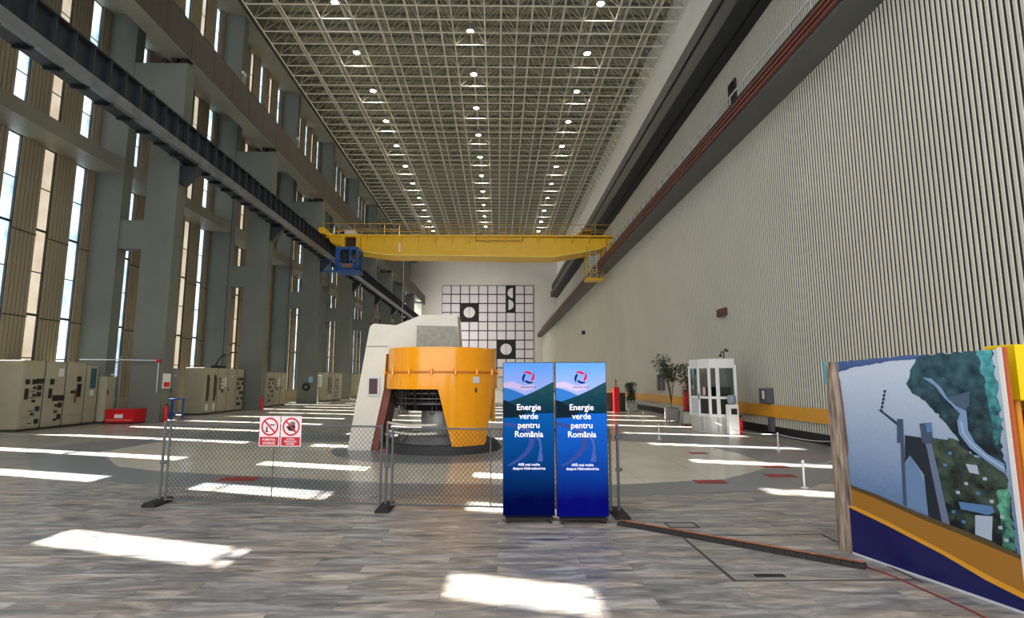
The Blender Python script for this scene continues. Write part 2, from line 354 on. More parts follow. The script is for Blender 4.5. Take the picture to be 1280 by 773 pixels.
tag(part(b, 'upper_chord', ROD, sf), kind='stuff')
b = MB()
for j in range(len(LY)-1): b.tube((LX[0]+1.03, LY[j]+.65, ZU), (LX[-1]-1.03, LY[j]+.65, ZU), .03, 4, cap=False)
for i in range(13):
    for j in range(len(LY)-1):
        ux, uy = LX[i]+1.035, LY[j]+.65
        for (px, py) in ((LX[i], LY[j]), (LX[i+1], LY[j]), (LX[i], LY[j+1]), (LX[i+1], LY[j+1])): b.tube((px, py, ZL), (ux, uy, ZU), .028, 3, cap=False)
tag(part(b, 'diagonal_web', RODD, sf), kind='stuff')
# downlights in three rows
LAMP = emat('lamp_glow', (255, 244, 226), 40)
def mk_light(x, y, label):
    t = thing('ceiling_light', label, 'ceiling light', (x, y, 25.0), 'downlights in the roof lattice')
    b = MB(); b.sm = True; b.lathe((0,0,0), [(.05, .55), (.16, .5), (.2, .3), (.26, 0), (.24, 0), (.18, .28), (.0, .34)], 14); lpart(b, 'lamp_housing', GREYM, t)
    b = MB(); b.lathe((0,0,0), [(.235, .02), (.001, .015)], 14); lpart(b, 'lamp_lens', LAMP, t)
    b = MB(); b.tube((0,0,.5), (0,0,.75), .02, 5); lpart(b, 'hanger', GREYM, t)
    sp = bpy.data.lights.new('downlight_beam', 'SPOT'); sp.energy = 420; sp.spot_size = math.radians(130); sp.spot_blend = .6; sp.color = (1, .90, .74); sp.shadow_soft_size = .2
    so = bpy.data.objects.new('downlight_beam', sp); COL.objects.link(so); so.parent = t; so.location = (0, 0, -.03)
    return t
ORD = ['nearest', 'second', 'third', 'fourth', 'fifth', 'sixth', 'seventh', 'eighth', 'ninth', 'tenth', 'eleventh', 'twelfth', 'thirteenth', 'last']
rows = [(-10.16, 31.2, 'row beside the window wall'), (-1.88, 33.9, 'middle row'), (6.4, 31.1, 'row beside the slatted wall')]
first = None
for x, ys, lab in rows:
    for k in range(13):
        y = ys+5.205*k; lb = '%s bright downlight in the %s, hung in the roof lattice' % (ORD[k], lab)
        if y > 97: continue
        if first is None: first = mk_light(x, y, lb)
        else: dup(first, (x, y, 25.0), label=lb)
# ------------------------------------------------------------ concrete piers of the window wall
pier_txt = ['grey concrete pier out of frame near the entrance', 'grey concrete pier before the first switchgear row',
 'grey concrete pier nearest in view, red chest at its foot', 'second grey concrete pier in view, beside the cream cabinets with twin dark slots',
 'third grey concrete pier in view, with a round black fan at its foot', 'fourth grey concrete pier in view along the window wall',
 'fifth grey concrete pier in view along the window wall', 'sixth grey concrete pier in view along the window wall',
 'seventh grey concrete pier in view along the window wall', 'eighth grey concrete pier in view along the window wall', 'farthest grey concrete pier, by the far wall']
for i, y in enumerate(COLY):
    if i == len(COLY)-1 and y > 97: pass
    t = thing('concrete_pier', pier_txt[i], 'pier', (-15.3, y, 0), 'concrete piers along the window wall')
    b = MB(); b.bbox(WX+.04, -15.9, y, y+.55, 0, 24.45, .02); part(b, 'wall_column', CONC, t)
    b = MB(); b.bbox(-14.9, -13.6, y, y+.6, 0, 15.48, .02); part(b, 'crane_column', CONC, t)
    b = MB(); b.box(-15.9, -14.9, y+.05, y+.5, 7.15, 8.38); part(b, 'tie_beam', CONC, t)
    b = MB(); b.box(-15.9, -14.9, y+.02, y+.55, 14.2, 15.48); part(b, 'tie_beam', CONC, t)
    b = MB(); b.prism([(-13.6, 10.78), (-13.6, 10.0), (-13.45, 10.0), (-12.9, 10.6), (-12.9, 10.78)], 1, y+.1, y+.5); part(b, 'corbel', STEEL_D, t)
    b = MB()
    for q in range(3): b.tube((-14.65+.4*q, y+.05, 15.63), (-14.65+.4*q, y+.5, 15.63), .13, 10)
    b.box(-14.85, -13.65, y+.1, y+.5, 15.48, 15.53); b.box(-14.4, -13.65, y+.1, y+.5, 15.73, 15.75); part(b, 'roller_bearing', BLACK, t)
# conduits on the second pier
for i, (yy, lab) in enumerate(((31.6, 'bundle of dark vertical conduits on the second pier in view'), (40.9, 'bundle of dark vertical conduits on the third pier in view'))):
    t = thing('conduit_bundle', lab, 'conduit', (-16, yy, 0), 'conduits up the piers')
    for q in range(4): b = MB(); b.tube((-15.85, yy+.2+.11*q, 0), (-15.85, yy+.2+.11*q, 20.6), .028, 6); part(b, 'conduit_pipe', GREYM, t)
    b = MB(); b.box(-15.89, -15.8, yy+.12, yy+.62, 20.55, 20.75); part(b, 'conduit_cap', PLAST, t)
# ------------------------------------------------------------ crane runway girder
t = thing('runway_girder', 'long dark blue-grey steel crane runway girder bolted along the concrete piers', 'girder', (-13.1, 50, 10.9))
b = MB(); b.box(-13.12, -13.08, 3, 101, 11.0, 12.3); b.box(-13.35, -12.9, 3, 101, 12.27, 12.33); part(b, 'girder_web', STEEL_D, t)
b = MB(); b.box(-13.05, -12.85, 3, 101, 10.92, 11.3); part(b, 'lower_flange', STEEL_L, t)
b = MB(); b.box(-13.16, -13.06, 3, 101, 12.33, 12.42); part(b, 'crane_rail', STEEL_L, t)
b = MB(); b.box(-13.58, -13.05, 3, 101, 10.95, 10.98); part(b, 'walkway_plate', STEEL_D, t)
st = MB(); st.box(-13.08, -12.92, 8, 8.07, 11.3, 12.28); s0 = part(st, 'web_stiffener', STEEL_D, t)
for i in range(1, 98): c = s0.copy(); COL.objects.link(c); c.parent = t; c.location = s0.location+Vector((0, .76*i, 0))
b = MB()
for i in range(98, 122): b.box(-13.08, -12.92, 8+.76*i, 8.07+.76*i, 11.3, 12.28)
tag(part(b, 'far_stiffener', STEEL_D, t), kind='stuff')
st = MB(); st.prism([(-13.58, 10.95), (-13.58, 10.88), (-13.1, 10.80), (-12.95, 10.95)], 1, 9, 9.08); s0 = part(st, 'walkway_bracket', BLACK, t)
for i in range(1, 88): c = s0.copy(); COL.objects.link(c); c.parent = t; c.location = s0.location+Vector((0, 1.05*i, 0))
# ------------------------------------------------------------ right gallery: bus bars and handrail
t = thing('conductor_rails', 'reddish brown conductor rails hung along the gallery edge', 'rail', (7.56, 50, 10.2))
for k in range(3): b = MB(); b.box(7.52, 7.60, 2, 103, 10.04+.15*k, 10.12+.15*k); part(b, 'bus_bar', mat('bus_bar_red', (112, 64, 54), .5), t)
st = MB(); st.box(7.60, 7.66, 6, 6.12, 9.98, 10.48); s0 = part(st, 'bar_bracket', mat('bracket_brown', (104, 62, 52), .6), t)
for i in range(1, 80): c = s0.copy(); COL.objects.link(c); c.parent = t; c.location = s0.location+Vector((0, 1.2*i, 0))
t = thing('gallery_handrail', 'thin grey handrail along the gallery on the slatted wall', 'handrail', (8.2, 50, 10.58))
b = MB(); b.tube((8.2, 2, 11.62), (8.2, 103, 11.62), .03, 6); part(b, 'top_rail', PLAST, t)
b = MB(); b.tube((8.2, 2, 11.2), (8.2, 103, 11.2), .015, 5); part(b, 'mid_rail', PLAST, t)
st = MB(); st.tube((8.2, 8, 10.58), (8.2, 8, 11.62), .03, 5); s0 = part(st, 'baluster', GREYM, t)
for i in range(1, 94): c = s0.copy(); COL.objects.link(c); c.parent = t; c.location = s0.location+Vector((0, 1.0*i, 0))
t = thing('crane_rail_track', 'steel crane rail along the gallery slab', 'rail', (8.6, 50, 10.7))
b = MB(); b.prism([(8.52, 10.7), (8.68, 10.7), (8.63, 10.8), (8.63, 10.95), (8.57, 10.95), (8.57, 10.8)], 1, 2, 103); part(b, 'rail_profile', STEEL_L, t)
b = MB(); b.box(UX-.06, UX-.02, 24.5, 25.15, 14.75, 16.1); b.m = 1; b.box(UX-.09, UX-.02, 24.42, 24.5, 14.7, 16.18); b.box(UX-.09, UX-.02, 25.15, 25.23, 14.7, 16.18); b.box(UX-.09, UX-.02, 24.42, 25.23, 16.1, 16.18)
struct(b.build('door_1', [BLACK, WTRIM]))
b = MB(); b.bbox(RX-.07, RX-.01, 12.5, 17.58, .55, .93, .006); struct(b.build('trim_80', mat('yellow_band', (226, 160, 44), .35, noise=.06, nscale=3)))
b = MB(); b.bbox(RX-.07, RX-.01, 17.6, 44, .55, .93, .006); struct(b.build('trim_81', _m['yellow_band']))
# ------------------------------------------------------------ bridge crane
CY0, CY1 = 40.4, 42.5
t = thing('bridge_crane', 'yellow overhead bridge crane spanning the hall with a blue cab', 'crane', (-2.2, 41.4, 11))
out = [(-13.3, 12.62), (-13.3, 12.46), (-12.78, 12.46), (-12.7, 12.1), (-10.6, 11.45), (-8.3, 11.13), (4.3, 11.0), (7.8, 11.62), (8.75, 12.0), (8.75, 12.45)]
b = MB(); b.prism(out, 1, CY0, CY1); g = part(b, 'main_girder', YEL, t)
b = MB(); b.box(-13.3, 8.8, CY0-.12, CY1+.1, 12.55, 12.66); part(b, 'top_flange', YEL, t)
YELL = mat('pale_yellow_edge', (246, 226, 120), .4)
b = MB(); b.path([(-10.4, CY0-.03, 11.40), (-8.3, CY0-.03, 11.12), (4.3, CY0-.03, 11.0), (7.8, CY0-.03, 11.62)], .035, 4); part(b, 'bottom_edge_strip', YELL, t)
for k in range(15):
    x = -10+1.3*k; b = MB(); b.prism([(CY0, 12.56), (CY0-.3, 12.56), (CY0, 12.05)], 0, x, x+.12); part(b, 'gusset', YEL, t)
RAILY = mat('rail_yellow', (196, 160, 40), .5)
for yy in (CY0-.05, CY1):
    b = MB(); b.tube((-13.2, yy, 13.55), (8.6, yy, 13.5), .025, 5); b.tube((-13.2, yy, 13.1), (8.6, yy, 13.08), .018, 5); hr = part(b, 'handrail', RAILY, t)
    for k in range(20): b = MB(); b.tube((-13.2+1.147*k, yy, 12.66), (-13.2+1.147*k, yy, 13.55), .022, 5); sub(b, 'rail_post', RAILY, hr)
b = MB()   # left end frame with its opening
x0, x1, z0, z1 = -11.75, -10.35, 11.25, 12.6
b.box(x0, x0+.28, CY0-.5, CY0-.02, z0, z1); b.box(x1-.28, x1, CY0-.5, CY0-.02, z0, z1); b.box(x0+.28, x1-.28, CY0-.5, CY0-.02, z1-.22, z1); b.box(x0+.28, x1-.28, CY0-.5, CY0-.02, z0, z0+.2); part(b, 'end_frame', YEL, t)
b = MB(); b.box(x0+.28, x1-.28, CY0-.06, CY0-.03, z0+.2, z1-.22); part(b, 'frame_opening', mat('opening_brown', (70, 44, 26), .7), t)
for (xx, ya, zt) in ((-13.15, 39.6, 12.42), (8.6, 39.6, 10.95)):
    b = MB(); b.bbox(xx-.22, xx+.22, ya, 45.2, zt+.12, zt+.62, .03); tr = part(b, 'end_truck', YEL, t)
    for yy in (ya+.5, ya+1.6, 43.4, 44.6): b = MB(); b.tube((xx-.09, yy, zt+.25), (xx+.09, yy, zt+.25), .25, 16); sub(b, 'wheel', BLACK, tr)
b = MB(); b.prism([(8.3, 10.95+.5), (8.9, 10.95+.5), (8.9, 12.1), (8.3, 12.0)], 1, CY0, CY1); part(b, 'end_leg', YEL, t)
# cab
bx0, bx1, by0, by1 = -11.75, -10.15, 38.7, 40.3
b = MB(); b.bbox(bx0, bx1, by0, by1, 11.1, 11.32, .02); b.bbox(bx0, bx1, by0, by1, 9.5, 9.72, .02)
for (px, py) in ((bx0, by0), (bx1-.14, by0), (bx0, by1-.14), (bx1-.14, by1-.14)): b.box(px, px+.14, py, py+.14, 9.6, 11.15)
b.box(bx0, bx0+.3, by0+.01, by1-.01, 9.6, 11.15); b.box(-10.75, -10.65, by0, by0+.1, 9.7, 11.1); b.box(bx0+.1, bx1-.1, by0, by0+.1, 9.72, 10.0)
cab = part(b, 'operator_cab', BLUE, t)
b = MB(); b.box(bx0+.32, bx1-.1, by0+.04, by0+.06, 10.0, 11.1); b.box(bx1-.07, bx1-.05, by0+.1, by1-.1, 9.8, 11.1); sub(b, 'cab_glazing', glass_mat('cab_glass', (.62, .68, .7)), cab)
b = MB(); b.box(-12.5, bx1+.1, by0-.5, by0, 9.42, 9.5); 
for q in range(6): b.tube((-12.45+.53*q, by0-.46, 9.5), (-12.45+.53*q, by0-.46, 10.25), .02, 5)
b.tube((-12.45, by0-.46, 10.25), (-9.8, by0-.46, 10.25), .02, 5); b.tube((-12.45, by0-.46, 9.85), (-9.8, by0-.46, 9.85), .015, 5); sub(b, 'cab_balcony', BLUE, cab)
b = MB(); b.box(-11.2, -10.5, by0-.1, by0-.03, 9.75, 10.05); sub(b, 'cab_console', mat('console_tan', (150, 110, 60), .6), cab)
for q in ((-11.6, 11.3, 11.3), (-10.3, 11.3, 11.3)): b = MB(); b.box(q[0]-.08, q[0]+.08, 39.5, 40.3, 11.3, 11.6); part(b, 'cab_hanger', YEL, t)
# hanging service platform on the right
b = MB(); b.box(6.65, 8.0, 40.0, 41.2, 9.18, 9.32); pf = part(b, 'service_platform', YEL, t)
b = MB()
for (px, py) in ((6.7, 40.05), (7.95, 40.05), (6.7, 41.15), (7.95, 41.15)): b.tube((px, py, 9.3), (px, py, 11.7), .04, 5)
for zz in (9.8, 10.2): b.tube((6.7, 40.05, zz), (7.95, 40.05, zz), .025, 5); b.tube((6.7, 40.05, zz), (6.7, 41.15, zz), .025, 5)
b.tube((6.7, 40.05, 10.2), (7.95, 40.05, 9.3), .03, 5); b.tube((7.95, 40.05, 10.2), (6.7, 40.05, 9.3), .03, 5); sub(b, 'platform_cage', RAILY, pf)
b = MB(); b.tube((7.0, 40.4, 9.3), (7.0, 40.4, 11.5), .03, 5); b.tube((7.5, 40.4, 9.3), (7.5, 40.4, 11.5), .03, 5)
for q in range(8): b.tube((7.0, 40.4, 9.5+.26*q), (7.5, 40.4, 9.5+.26*q), .02, 5)
sub(b, 'ladder', PLAST, pf)
b = MB(); b.bbox(6.3, 7.3, 41, 42, 12.66, 13.1, .04); b.tube((6.5, 40.9, 13.2), (7.2, 40.9, 13.2), .2, 12); part(b, 'hoist_machinery', mat('machinery_ochre', (120, 96, 40), .6), t)
b = MB(); b.bbox(-1.8, -1.2, 41, 41.9, 12.66, 12.95, .04); b.tube((-1.1, 41.4, 12.8), (-.7, 41.4, 12.8), .14, 12); part(b, 'trolley_motor', BLACK, t)
b = MB(); b.bbox(-11.8, -11.0, 40.9, 41.6, 12.66, 13.2, .05); part(b, 'control_box', PLAST, t)
b = MB(); b.tube((-7.1, 40.35, 10.9), (-7.1, 40.35, 5.9), .018, 5); part(b, 'hanging_cable', PLAST, t)
b = MB(); b.box(-7.5, -7.38, 40.33, 40.39, 11.35, 12.05); part(b, 'scale_plate', WHITE, t)
b = MB(); b.box(-1.7, 1.9, 40.32, 40.38, 12.2, 12.25); b.box(-1.7, -1.65, 40.32, 40.38, 12.2, 12.5); b.box(1.85, 1.9, 40.32, 40.38, 12.2, 12.5); part(b, 'name_rail', mat('dark_yellow', (150, 110, 10), .5), t)
# ------------------------------------------------------------ wall relief of squares
t = thing('square_relief', 'large wall relief of white squares with black squares holding white discs', 'wall relief', (-2, 103.9, 2))
gx, gz, cs, yy = -10.75, 20.0, 1.765, 103.93
b = MB(); b.box(gx, gx+10*cs, 103.9, 103.99, gz-10*cs, gz); part(b, 'grid_frame', mat('relief_grid', (52, 36, 48), .6), t)
blk = {(2,2),(3,2),(2,3),(3,3),(7,0),(7,1),(7,2),(6,6),(7,6),(6,7),(7,7)}
PW = mat('relief_white', (236, 232, 236), .6)
for r in range(10):
    for c in range(10):
        if (c, r) in blk: continue
        b = MB(); b.bbox(gx+c*cs+.1, gx+(c+1)*cs-.1, 103.8, 103.9, gz-(r+1)*cs+.1, gz-r*cs-.1, .02); part(b, 'white_square', PW, t)
def disc(cx, cz, r, a0, a1, y0, y1, mbb):
    pts = [(cx+r*math.cos(a0+(a1-a0)*i/24), cz+r*math.sin(a0+(a1-a0)*i/24)) for i in range(25)]; mbb.prism(pts, 1, y0, y1)
for (c, r, wd, hh) in ((2, 2, 2, 2), (7, 0, 1, 3), (6, 6, 2, 2)):
    b = MB(); b.box(gx+c*cs, gx+(c+wd)*cs, 103.75, 103.9, gz-(r+hh)*cs, gz-r*cs); q = part(b, 'black_square', BLACK, t)
    if wd == 2:
        cx, cz = gx+(c+1)*cs, gz-(r+1)*cs
        for s_ in (-1, 1): b = MB(); disc(cx+.03*s_, cz, 1.05, -math.pi/2 if s_ > 0 else math.pi/2, math.pi/2 if s_ > 0 else 1.5*math.pi, 103.6, 103.75, b); sub(b, 'half_disc', PW, q)
    else:
        cx = gx+(c+.5)*cs
        b = MB(); disc(cx+.42, gz-1.5, 1.0, math.pi/2, 3*math.pi/2, 103.6, 103.75, b); sub(b, 'half_disc', PW, q)
        b = MB(); disc(cx-.42, gz-3.8, 1.0, -math.pi/2, math.pi/2, 103.6, 103.75, b); sub(b, 'half_disc', PW, q)
# ------------------------------------------------------------ generator exhibit
GX, GY, R = -1.4, 13.85, 1.36
t = thing('turbine_generator', 'orange ring of a turbine generator on tapering legs with a white cowl', 'machine', (GX, GY, 0))
def shell(mb, R0, fz0, fz1, a0, a1, n=48, th=.06):
    """curved plate between angles; fz0 / fz1 give lower and upper edge heights"""
    A = [a0+(a1-a0)*i/n for i in range(n+1)]; q = lambda a, rr, z: (GX+rr*math.cos(a), GY+rr*math.sin(a), z)
    mb.sm = True
    mb.raw([q(a, R0, z) for a in A for z in (fz0(a), fz1(a))], [(2*i, 2*i+2, 2*i+3, 2*i+1) for i in range(n)])
    mb.raw([q(a, R0-th, z) for a in A for z in (fz0(a), fz1(a))], [(2*i, 2*i+1, 2*i+3, 2*i+2) for i in range(n)])
    mb.sm = False
    for fz in (fz0, fz1): mb.raw([q(a, rr, fz(a)) for a in A for rr in (R0, R0-th)], [(2*i, 2*i+1, 2*i+3, 2*i+2) for i in range(n)])
    for a in (a0, a1): mb.face([q(a, R0, fz0(a)), q(a, R0, fz1(a)), q(a, R0-th, fz1(a)), q(a, R0-th, fz0(a))])
D = math.radians
b = MB(); shell(b, R, lambda a: 1.87, lambda a: 2.43, 0, 2*math.pi, 96); b.lathe((GX, GY, 0), [(R, 2.43), (R-.3, 2.43)], 48); up_ = part(b, 'upper_ring', ORG, t)
b = MB(); shell(b, R+.03, lambda a: 1.46, lambda a: 1.83, 0, 2*math.pi, 96); lo_ = part(b, 'lower_ring', ORG, t)
b = MB(); b.lathe((GX, GY, 0), [(R+.02, 1.825), (R+.06, 1.835), (R+.06, 1.865), (R, 1.875)], 64); part(b, 'flange', mat('deep_orange_seam', (196, 112, 10), .4), t)  # flange in a deeper orange than the rings
for k in range(14):
    a = D(-160+k*22); b = MB(); c_, s_ = math.cos(a), math.sin(a); b.tube((GX+(R+.07)*c_, GY+(R+.07)*s_, 1.79), (GX+(R+.07)*c_, GY+(R+.07)*s_, 1.93), .028, 6); part(b, 'clamp_bolt', ORG, t)
def legshape(mb, at0, at1, ab0, ab1, zt, zb, R0, rows=10, cols=14, th=.08):
    """tapering curved leg: the same cylinder, narrowing downwards"""
    g = []
    for j in range(rows+1):
        f = j/rows; a0 = at0+(ab0-at0)*f; a1 = at1+(ab1-at1)*f; g.append([(a0+(a1-a0)*i/cols, zt+(zb-zt)*f) for i in range(cols+1)])
    q = lambda p, rr: (GX+rr*math.cos(p[0]), GY+rr*math.sin(p[0]), p[1]); W = cols+1
    fs = [(j*W+i, (j+1)*W+i, (j+1)*W+i+1, j*W+i+1) for j in range(rows) for i in range(cols)]
    mb.sm = True; mb.raw([q(p, R0) for r_ in g for p in r_], fs); mb.raw([q(p, R0-th) for r_ in g for p in r_], [f[::-1] for f in fs]); mb.sm = False
    for e in ([r_[0] for r_ in g], [r_[-1] for r_ in g], g[-1]):
        for i in range(len(e)-1): mb.face([q(e[i], R0), q(e[i+1], R0), q(e[i+1], R0-th), q(e[i], R0-th)])
b = MB(); legshape(b, D(-88), D(-22), D(-72), D(-39), 1.47, 0, R+.03); leg = part(b, 'leg', ORG, t)
b = MB(); legshape(b, D(-21), D(50), D(-6), D(34), 1.47, .66, R-.02); part(b, 'leg', ORG, t)
a = D(-50); n_ = Vector((math.cos(a), math.sin(a), 0)); tx = Vector((-n_.y, n_.x, 0)); p0 = Vector((GX, GY, 0))+n_*(R+.035)
b = MB(); q = p0+Vector((0,0,1.68)); b.raw([q-tx*.09+Vector((0,0,-.08)), q+tx*.09+Vector((0,0,-.08)), q+tx*.09+Vector((0,0,.07)), q-tx*.09+Vector((0,0,.07)), q-tx*.09+Vector((0,0,-.08))+n_*.012, q+tx*.09+Vector((0,0,-.08))+n_*.012, q+tx*.09+Vector((0,0,.07))+n_*.012, q-tx*.09+Vector((0,0,.07))+n_*.012], [(3,2,1,0),(4,5,6,7),(0,1,5,4),(1,2,6,5),(2,3,7,6),(3,0,4,7)])
pl_ = part(b, 'name_plate', PLAST, t)
b = MB(); q = p0+Vector((0,0,1.44))+n_*.004; b.raw([q+Vector((0,0,-.08)), q+tx*.04, q+Vector((0,0,.08)), q-tx*.04], [(0,1,2,3)]); part(b, 'maker_emblem', mat('emblem_olive', (70, 60, 20), .5), t)
COWL = mat('cowl_white', (212, 206, 192), .45, noise=.05, nscale=2)
b = MB(); b.prism([(-3.58, 0), (-3.15, 2.93), (-3.12, 3.0), (-3.03, 3.05), (-2.5, 3.01), (-1.87, 3.27), (-1.0, 3.27), (-.92, 2.3), (-2.72, 2.3), (-2.76, 1.43), (-3.03, 0)][::-1], 1, 13.35, 14.5); cw = part(b, 'cowl', COWL, t)
b = MB(); b.prism([(-1.98, 2.3), (-.92, 2.3), (-1.0, 2.98), (-1.98, 3.0)], 1, 13.30, 13.36); sub(b, 'cowl_hatch', mat('bare_metal_hatch', (150, 146, 132), .6, noise=.2, nscale=9), cw)
b = MB(); b.box(-3.14, -2.86, 13.30, 13.36, 1.3, 1.75); sub(b, 'inspection_window_frame', PLAST, cw)
b = MB(); b.box(-3.1, -2.9, 13.28, 13.32, 1.34, 1.71); sub(b, 'inspection_window', mat('window_maroon', (66, 26, 24), .4), cw)
b = MB(); b.box(-3.19, -2.7, 13.335, 13.352, 2.48, 2.50); sub(b, 'cowl_seam', mat('seam_grey', (150, 145, 132), .6), cw)
b = MB(); b.prism([(-2.72, 1.45), (-2.76, 1.43), (-3.03, 0), (-2.86, 0), (-2.58, 1.45)], 1, 13.4, 14.45); part(b, 'inner_leg_liner', mat('liner_red_brown', (120, 58, 44), .6, noise=.15, nscale=4), t)
DK = mat('machine_black', (34, 32, 36), .4, .4, noise=.3, nscale=6)
b = MB(); b.sm = True; b.lathe((GX, GY, 0), [(.3, 1.45), (1.12, 1.45), (1.12, 1.3), (1.0, 1.28), (1.0, 1.2), (1.14, 1.18), (1.14, 1.08), (.95, 1.04), (.95, .96), (.3, .94)], 36); rot = part(b, 'rotor', DK, t)
for k in range(40):
    a = D(9*k); b = MB() if k == 0 else b; c_, s_ = math.cos(a), math.sin(a); b.tube((GX+1.1*c_, GY+1.1*s_, 1.0+.1*(k % 3)), (GX+1.16*c_, GY+1.16*s_, 1.42), .03, 5)
sub(b, 'rotor_cabling', BLACK, rot)
b = MB(); b.sm = True
for zz, rr in ((1.24, 1.17), (1.12, 1.17), (1.36, 1.15)):
    b.path([(GX+rr*math.cos(D(12*i)), GY+rr*math.sin(D(12*i)), zz) for i in range(31)], .018, 5)
sub(b, 'slip_rings', mat('pipe_silver', (110, 108, 112), .25, .8), rot)
b = MB(); b.sm = True; b.lathe((GX, GY, 0), [(.5, .95), (.5, .35), (.62, .33), (.62, .3)], 32); part(b, 'shaft', mat('shaft_grey', (168, 168, 164), .35, .3), t)
b = MB(); b.lathe((GX, GY, 0), [(0, .38), (1.0, .36), (1.15, .2), (1.15, .18)], 40); part(b, 'bearing_cover', mat('bearing_grey', (120, 120, 120), .45, .2), t)
b = MB(); b.lathe((GX, GY, 0), [(1.0, .2), (1.38, .2), (1.5, .02), (1.5, .012), (0, .012)], 40); part(b, 'base_disc', mat('base_dark', (38, 37, 40), .6, noise=.3, nscale=12), t)
for k, (xx, yy2) in enumerate(((-2.25, 12.95), (-2.15, 12.95), (-1.5, 12.75))):
    b = MB(); b.tube((xx, yy2, 1.46), (xx, yy2, .98), .014, 5); b.path([(xx+.045*math.cos(D(30*i+90)), yy2, .93+.05*math.sin(D(30*i+90))) for i in range(13)], .011, 5); part(b, 'lifting_hook', BLACK, t)
for zz in (.66, .47):
    b = MB(); b.sm = True; b.path([(GX+1.36*math.cos(D(a_)), GY+1.36*math.sin(D(a_)), zz+.0009*(abs(a_+115)-20)) for a_ in range(-152, -84, 4)], .03, 8); part(b, 'guard_rail', COWL, t)
b = MB(); b.path([(-2.72+.45*math.sin(D(i*9))*0 - .22*(i/10)**2, 13.5, 1.45-1.45*(i/10)) for i in range(11)], .05, 6); part(b, 'inner_pipe', BLACK, t)
b = MB(); b.box(-2.3, -2.27, 12.9, 12.93, .1, .55); b.box(-2.3, -1.95, 12.9, 12.93, .52, .56); b.tube((-2.28, 12.9, .1), (-2.0, 12.9, .5), .015, 5); part(b, 'bracket', BLACK, t)
b = MB(); b.bbox(-2.75, -2.3, 13.0, 13.3, .02, .07, .01); tag(b.build('red_tray', mat('tray_red', (190, 70, 52), .4)), 'small flat red tray on the floor under the orange generator ring', 'tray')
# ------------------------------------------------------------ chain-link fence
ZINC = mat('galvanised_steel', (104, 106, 106), .45, .5)
def fence(ax, ay, bx, by, h, label, mids):
    L = math.hypot(bx-ax, by-ay); t = thing('chain_link_fence', label, 'fence', (ax, ay, 0), None, math.atan2(by-ay, bx-ax))
    b = MB(); r = .016
    for (p, q) in (((0,0,.06),(L,0,.06)), ((0,0,h),(L,0,h))): b.tube(p, q, r*.8, 8)
    for x in (0, L): b.tube((x,0,.04), (x,0,h+.02), r, 8)
    lpart(b, 'frame', ZINC, t)
    for x in mids: b = MB(); b.tube((x,0,.06), (x,0,h), .008, 6); lpart(b, 'middle_post', ZINC, t)
    b = MB(); p = .062; H_ = h-.06; k = -int(H_/p)-1
    while k*p < L:
        for s in (1, -1):
            # line from (k*p, bottom) rising to the right (s=1) or mirrored
            xa, xb = k*p, k*p+H_*.92
            za, zb = .06, h
            if xa < 0: za = .06+(-xa)/(.92); xa = 0
            if xb > L: zb = za+(L-xa)/.92; xb = L
            if xb-xa > .01:
                if s == 1: b.tube((xa,.003,za), (xb,.003,zb), .0026, 3, cap=False)
                else: b.tube((L-xa,-.003,za), (L-xb,-.003,zb), .0026, 3, cap=False)
        k += 1
    tag(lpart(b, 'chain_link_mesh', mat('mesh_wire', (52, 54, 54), .5, .4), t), kind='stuff')
    return t
fence(-4.50, 7.70, -1.53, 7.38, 1.05, 'left chain-link fence panel carrying two prohibition signs', (1.5,))
fence(-1.38, 7.36, 1.42, 7.04, 1.03, 'chain-link fence panel running behind the blue screens', (1.3,))
for (x, y, lab) in ((-4.58, 7.71, 'outer left fence post on a black rubber foot'), (-1.455, 7.37, 'grey fence post where the two fence panels meet'), (1.51, 7.0, 'grey fence post right of the blue screens')):
    t = thing('fence_post', lab, 'post', (x, y, 0), 'posts of the chain-link fence')
    b = MB(); b.tube((0,0,.05), (0,0,1.1), .018, 8); lpart(b, 'post_tube', ZINC, t)
    for zc in (.55, .95): b = MB(); b.tube((-.03,0,zc), (.05,0,zc), .022, 6); lpart(b, 'clamp', ZINC, t)
    b = MB(); b.prism([(-.09, 0), (.09, 0), (.09, .03), (.06, .06), (-.06, .06), (-.09, .03)], 1, -.24, .2); lpart(b, 'rubber_foot', mat('foot_black', (30, 30, 30), .8), t)
SG = mat('sign_white', (236, 214, 214), .35); SR = mat('sign_red', (190, 24, 44), .35)
dx, dy = 2.97/2.987, -.32/2.987
